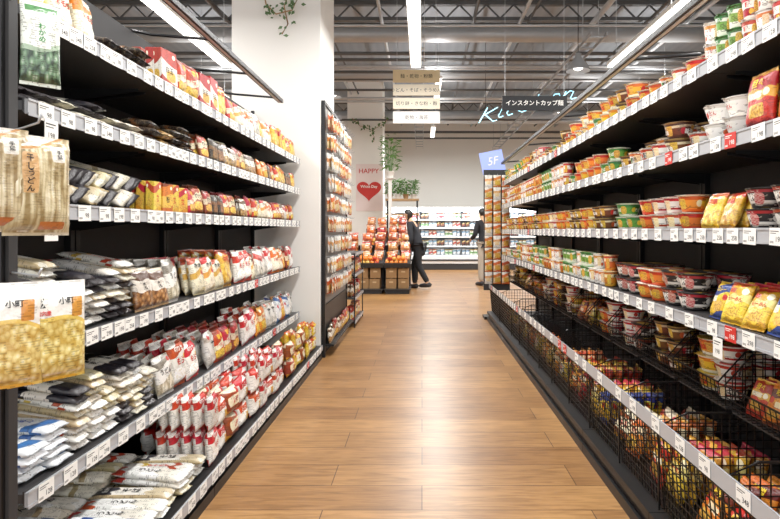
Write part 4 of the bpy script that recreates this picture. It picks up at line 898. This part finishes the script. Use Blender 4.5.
for i in range(4):
    x0=-1.35+i*1.3; x1=x0+1.3; y0=17.6
    r=empty('refrigerated_case',((x0+x1)/2,y0+.4,0),label='white open refrigerated display case, brightly lit',cat='refrigerator',group='refrigerated cases')
    ends=[((x0,x0+.03),(y0,y0+.75),(.45,1.85))] if i==0 else []
    if i==3: ends.append(((x1-.03,x1),(y0,y0+.75),(.45,1.85)))
    boxes('body',[((x0,x1),(y0+.75,y0+.85),(0,1.95)),((x0,x1),(y0-.05,y0+.75),(.2,.42))]+ends,FRW,.004,r)
    boxes('kick_panel',[((x0,x1),(y0-.04,y0+.75),(0,.2))],DARK,.002,r)
    boxes('canopy',[((x0,x1),(y0,y0+.85),(1.84,1.98))],FRW,.004,r)
    boxes('light_strip',[((x0+.02,x1-.02),(y0-.004,y0+.0),(1.86,1.95)),((x0+.05,x1-.05),(y0+.02,y0+.06),(1.81,1.835))],FRL,parent=r)
    boxes('inner_back',[((x0+.001,x1-.001),(y0+.7,y0+.745),(.42,1.83))],FRI,parent=r)
    boxes('bumper',[((x0,x1),(y0-.075,y0-.05),(.28,.33))],DARK,parent=r)
    for z in (.44,.74,1.04,1.32,1.58):
        boxes('shelf_board',[((x0+.001,x1-.001),(y0+.12,y0+.7),(z-.02,z))],FRW,parent=r)
        boxes('price_rail',[((x0+.001,x1-.001),(y0+.11,y0+.12),(z-.03,z+.01))],CARD,parent=r)
        for k in range(10):
            kk=['chill_white','chill_red','chill_white','chill_green','chill_white','chill_dark'][(k//2+i*2+int(z*10))%6]
            place(kk,(x0+.075+k*.126,y0+.2,z+.003),(-.1,0,R(-.05,.05)),R(.95,1.08))
    area('case_lamp',((x0+x1)/2,y0-.1,1.84),1.1,.08,16,(.9,.96,1),(math.radians(35),0,0))
# ---------------------------------------------------------------- people
SKIN=mat('skin','#d9a883',.5,noise=.05)
HAIR=mat('black_hair','#1d1815',.5,noise=.3,nscale=60)
def skinobj(name,J,Ed,root,m,sub=2):
    names=list(J); me=bpy.data.meshes.new(name); me.from_pydata([J[n][0] for n in names],[(names.index(a),names.index(b)) for a,b in Ed],[])
    ob=link(bpy.data.objects.new(name,me)); md=ob.modifiers.new('s','SKIN'); md.use_smooth_shade=True
    for i,n in enumerate(names):
        sv=me.skin_vertices[0].data[i]; rr=J[n][1]; sv.radius=rr if isinstance(rr,tuple) else (rr,rr); sv.use_root=(n==root)
    ob.modifiers.new('ss','SUBSURF').levels=sub; ob.modifiers['ss'].render_levels=sub
    bpy.context.view_layer.update()
    nm=bpy.data.meshes.new_from_object(ob.evaluated_get(bpy.context.evaluated_depsgraph_get()))
    ob.modifiers.clear(); ob.data=nm; nm.name=name; nm.materials.clear(); nm.materials.append(m)
    for p in nm.polygons: p.use_smooth=True; p.material_index=0
    return ob
def person(loc,rz,lean,arms,legs,top,bottom,lab,scale=1,hairlong=False,coat=.12,hem=(.19,.155)):
    la=math.radians(lean)
    def T(p):
        x,y_,z=p
        if z>.92:
            dz=z-.92; return (x,y_*math.cos(la)-dz*math.sin(la),.92+dz*math.cos(la))
        return p
    J={'pel':((0,0,.93),(.12,.09)),'sp':(T((0,.0,1.1)),(.105,.08)),'ch':(T((0,0,1.3)),(.13,.09)),'nk':(T((0,0,1.44)),.05),'hb':(T((0,-.02,1.52)),(.062,.07)),'hm':(T((0,-.03,1.58)),(.074,.088)),'ht':(T((0,-.02,1.645)),(.055,.065))}
    Ed=[('pel','sp'),('sp','ch'),('ch','nk'),('nk','hb'),('hb','hm'),('hm','ht')]
    for i,s in enumerate((-1,1)):
        el,wr=arms[i]; sh=T((s*.16,0,1.375))
        J['sh%d'%i]=(sh,.05); J['el%d'%i]=((s*el[0],el[1],el[2]),.04); J['wr%d'%i]=((s*wr[0],wr[1],wr[2]),.026)
        d=(Vector(J['wr%d'%i][0])-Vector(J['el%d'%i][0])).normalized(); J['pm%d'%i]=(tuple(Vector(J['wr%d'%i][0])+d*.07),(.034,.018))
        Ed+= [('ch','sh%d'%i),('sh%d'%i,'el%d'%i),('el%d'%i,'wr%d'%i),('wr%d'%i,'pm%d'%i)]
        kn,an=legs[i]
        J['hp%d'%i]=((s*.085,0,.88),.085); J['kn%d'%i]=((s*.09,kn[0],kn[1]),.055); J['an%d'%i]=((s*.09,an[0],an[1]),.036); J['to%d'%i]=((s*.1,an[0]-.13,an[1]-.06),.03)
        Ed+= [('pel','hp%d'%i),('hp%d'%i,'kn%d'%i),('kn%d'%i,'an%d'%i),('an%d'%i,'to%d'%i)]
    body=skinobj('person',J,Ed,'pel',SKIN)
    bm=bmesh.new(); bm.from_mesh(body.data)
    for i,s in enumerate((-1,1)):
        w=Vector(J['wr%d'%i][0]); pm=Vector(J['pm%d'%i][0]); d=(pm-w).normalized(); sd=Vector((0,1,0)) if abs(d.y)<.8 else Vector((0,0,1)); sd=(sd-d*sd.dot(d)).normalized(); inn=Vector((-s,0,0))
        for q,L in enumerate((.068,.078,.072,.058)):
            b=pm+sd*(.027-.018*q)
            bm_tube(bm,[tuple(b),tuple(b+d*L*.5+inn*.006),tuple(b+d*L*.85+inn*.02),tuple(b+d*L*.95+inn*.028)],[.009,.0085,.0075,.005],6)
        b=w+d*.03+sd*.02; bm_tube(bm,[tuple(b),tuple(b+sd*.025+d*.025),tuple(b+sd*.03+d*.05+inn*.01)],[.011,.01,.007],6)
    hm=Vector(J['hm'][0])
    bm_tube(bm,[tuple(hm+Vector((0,-.078,.02))),tuple(hm+Vector((0,-.098,-.012))),tuple(hm+Vector((0,-.082,-.02)))],[.006,.012,.008],6)
    for s in (-1,1):
        bm_tube(bm,[tuple(hm+Vector((s*.072,.01,.02))),tuple(hm+Vector((s*.084,.018,.01))),tuple(hm+Vector((s*.074,.008,-.02)))],[.01,.013,.007],6)
        bm_tube(bm,[tuple(hm+Vector((s*.03,-.07,.02))),tuple(hm+Vector((s*.03,-.085,.02)))],[.011,.006],8,1)
    bm_tube(bm,[tuple(hm+Vector((-.022,-.078,-.045))),tuple(hm+Vector((0,-.084,-.046))),tuple(hm+Vector((.022,-.078,-.045)))],[.003,.006,.003],5,2)
    bm.to_mesh(body.data); bm.free(); body.data.materials.append(HAIR); body.data.materials.append(REDINK)
    kids=[]
    def up(n,r): return (J[n][0],r)
    Jt={'hem':((0,.01,.93-coat),hem),'pel':((0,0,.95),(.155,.12)),'sp':up('sp',(.135,.105)),'ch':up('ch',(.155,.115)),'nk':(T((0,0,1.415)),.072)}; Et=[('hem','pel'),('pel','sp'),('sp','ch'),('ch','nk')]
    for i in (0,1):
        Jt['sh%d'%i]=up('sh%d'%i,.07); Jt['el%d'%i]=up('el%d'%i,.055); Jt['wr%d'%i]=up('wr%d'%i,.042); Et+=[('ch','sh%d'%i),('sh%d'%i,'el%d'%i),('el%d'%i,'wr%d'%i)]
    kids.append(skinobj('jacket',Jt,Et,'pel',top))
    Jb={'pel':((0,0,.93),(.135,.11))}; Eb=[]
    for i in (0,1):
        Jb['hp%d'%i]=up('hp%d'%i,.098); Jb['kn%d'%i]=up('kn%d'%i,.074); a=J['an%d'%i][0]; Jb['an%d'%i]=((a[0],a[1],a[2]+.01),.06); Eb+=[('pel','hp%d'%i),('hp%d'%i,'kn%d'%i),('kn%d'%i,'an%d'%i)]
    kids.append(skinobj('trousers',Jb,Eb,'pel',bottom))
    for i in (0,1):
        a=Vector(J['an%d'%i][0]); bm=bmesh.new()
        bm_tube(bm,[tuple(a+Vector((0,.075,-.045))),tuple(a+Vector((0,.04,-.03))),tuple(a+Vector((0,-.06,-.042))),tuple(a+Vector((0,-.15,-.052))),tuple(a+Vector((0,-.19,-.06)))],[.03,.052,.048,.04,.02],10)
        kids.append(bm_to(bm,'shoe',[mat('shoe_dark','#222024',.5,noise=.1)],smooth=True))
    bm=bmesh.new(); hc=Vector(J['hm'][0])+Vector((0,.008,.018)); bmesh.ops.create_uvsphere(bm,u_segments=24,v_segments=16,radius=1)
    for v in list(bm.verts):
        c=v.co.copy(); f=1.0
        edge=.42-.9*max(0,(c.y+.55))
        if c.y<.0 and c.z<edge: f=.62
        lowz=1.0
        if c.z<0 and c.y>-.05: lowz=1.75 if hairlong else 1.15
        tap=1-.18*max(0,-c.z) if hairlong else 1-.3*max(0,-c.z)
        v.co=Vector((c.x*.09*f*tap,c.y*.106*f*tap,c.z*.108*(f if f<1 else 1)*lowz))+hc
    kids.append(bm_to(bm,'hair',[HAIR],smooth=True))
    for k in kids: k.parent=body
    body.location=loc; body.rotation_euler=(0,0,rz); body.scale=(scale,)*3
    setinfo(body,lab,'person')
NAVY=mat('charcoal_coat','#22242a',.85,noise=.2); BLKP=mat('black_trousers','#1b1c20',.85,noise=.1); KHA=mat('grey_beige_trousers','#b5ab9c',.85,noise=.1); BLT=mat('black_jacket','#1c1d22',.85,noise=.15)
person((pxx(419,11.9),11.9,0),math.radians(-108),20,(((.2,-.24,1.06),(.17,-.42,.96)),((.21,-.1,1.04),(.2,-.2,.82))),(((-.14,.5),(-.12,.085)),((.02,.48),(.22,.13))),NAVY,BLKP,'person in long dark coat leaning toward the produce stand',1.02,True,.28,(.17,.14))
person((pxx(485,12.6),12.6,0),math.radians(-150),7,(((.23,-.04,1.1),(.2,-.24,1.0)),((.23,-.05,1.1),(.17,-.27,1.02))),(((-.03,.48),(.03,.085)),((-.02,.48),(-.02,.085))),BLT,KHA,'person standing in black jacket and grey-beige trousers',1.03,False,.04,(.155,.125))
flush()
w=bpy.data.worlds.new('World'); sc.world=w; w.use_nodes=True
w.node_tree.nodes['Background'].inputs[0].default_value=(.98,.99,1,1); w.node_tree.nodes['Background'].inputs[1].default_value=1.6
cd=bpy.data.cameras.new('Camera'); cam=link(bpy.data.objects.new('Camera',cd)); cam.location=(0,0,1.25); cam.rotation_euler=(math.pi/2,0,0)
cd.sensor_width=36; cd.lens=560/780*36; cd.shift_x=-32/780; cd.shift_y=-29.5/780; cd.clip_start=.05
sc.camera=cam
sc.view_settings.view_transform='Standard'; sc.view_settings.exposure=.05; sc.view_settings.gamma=1.08
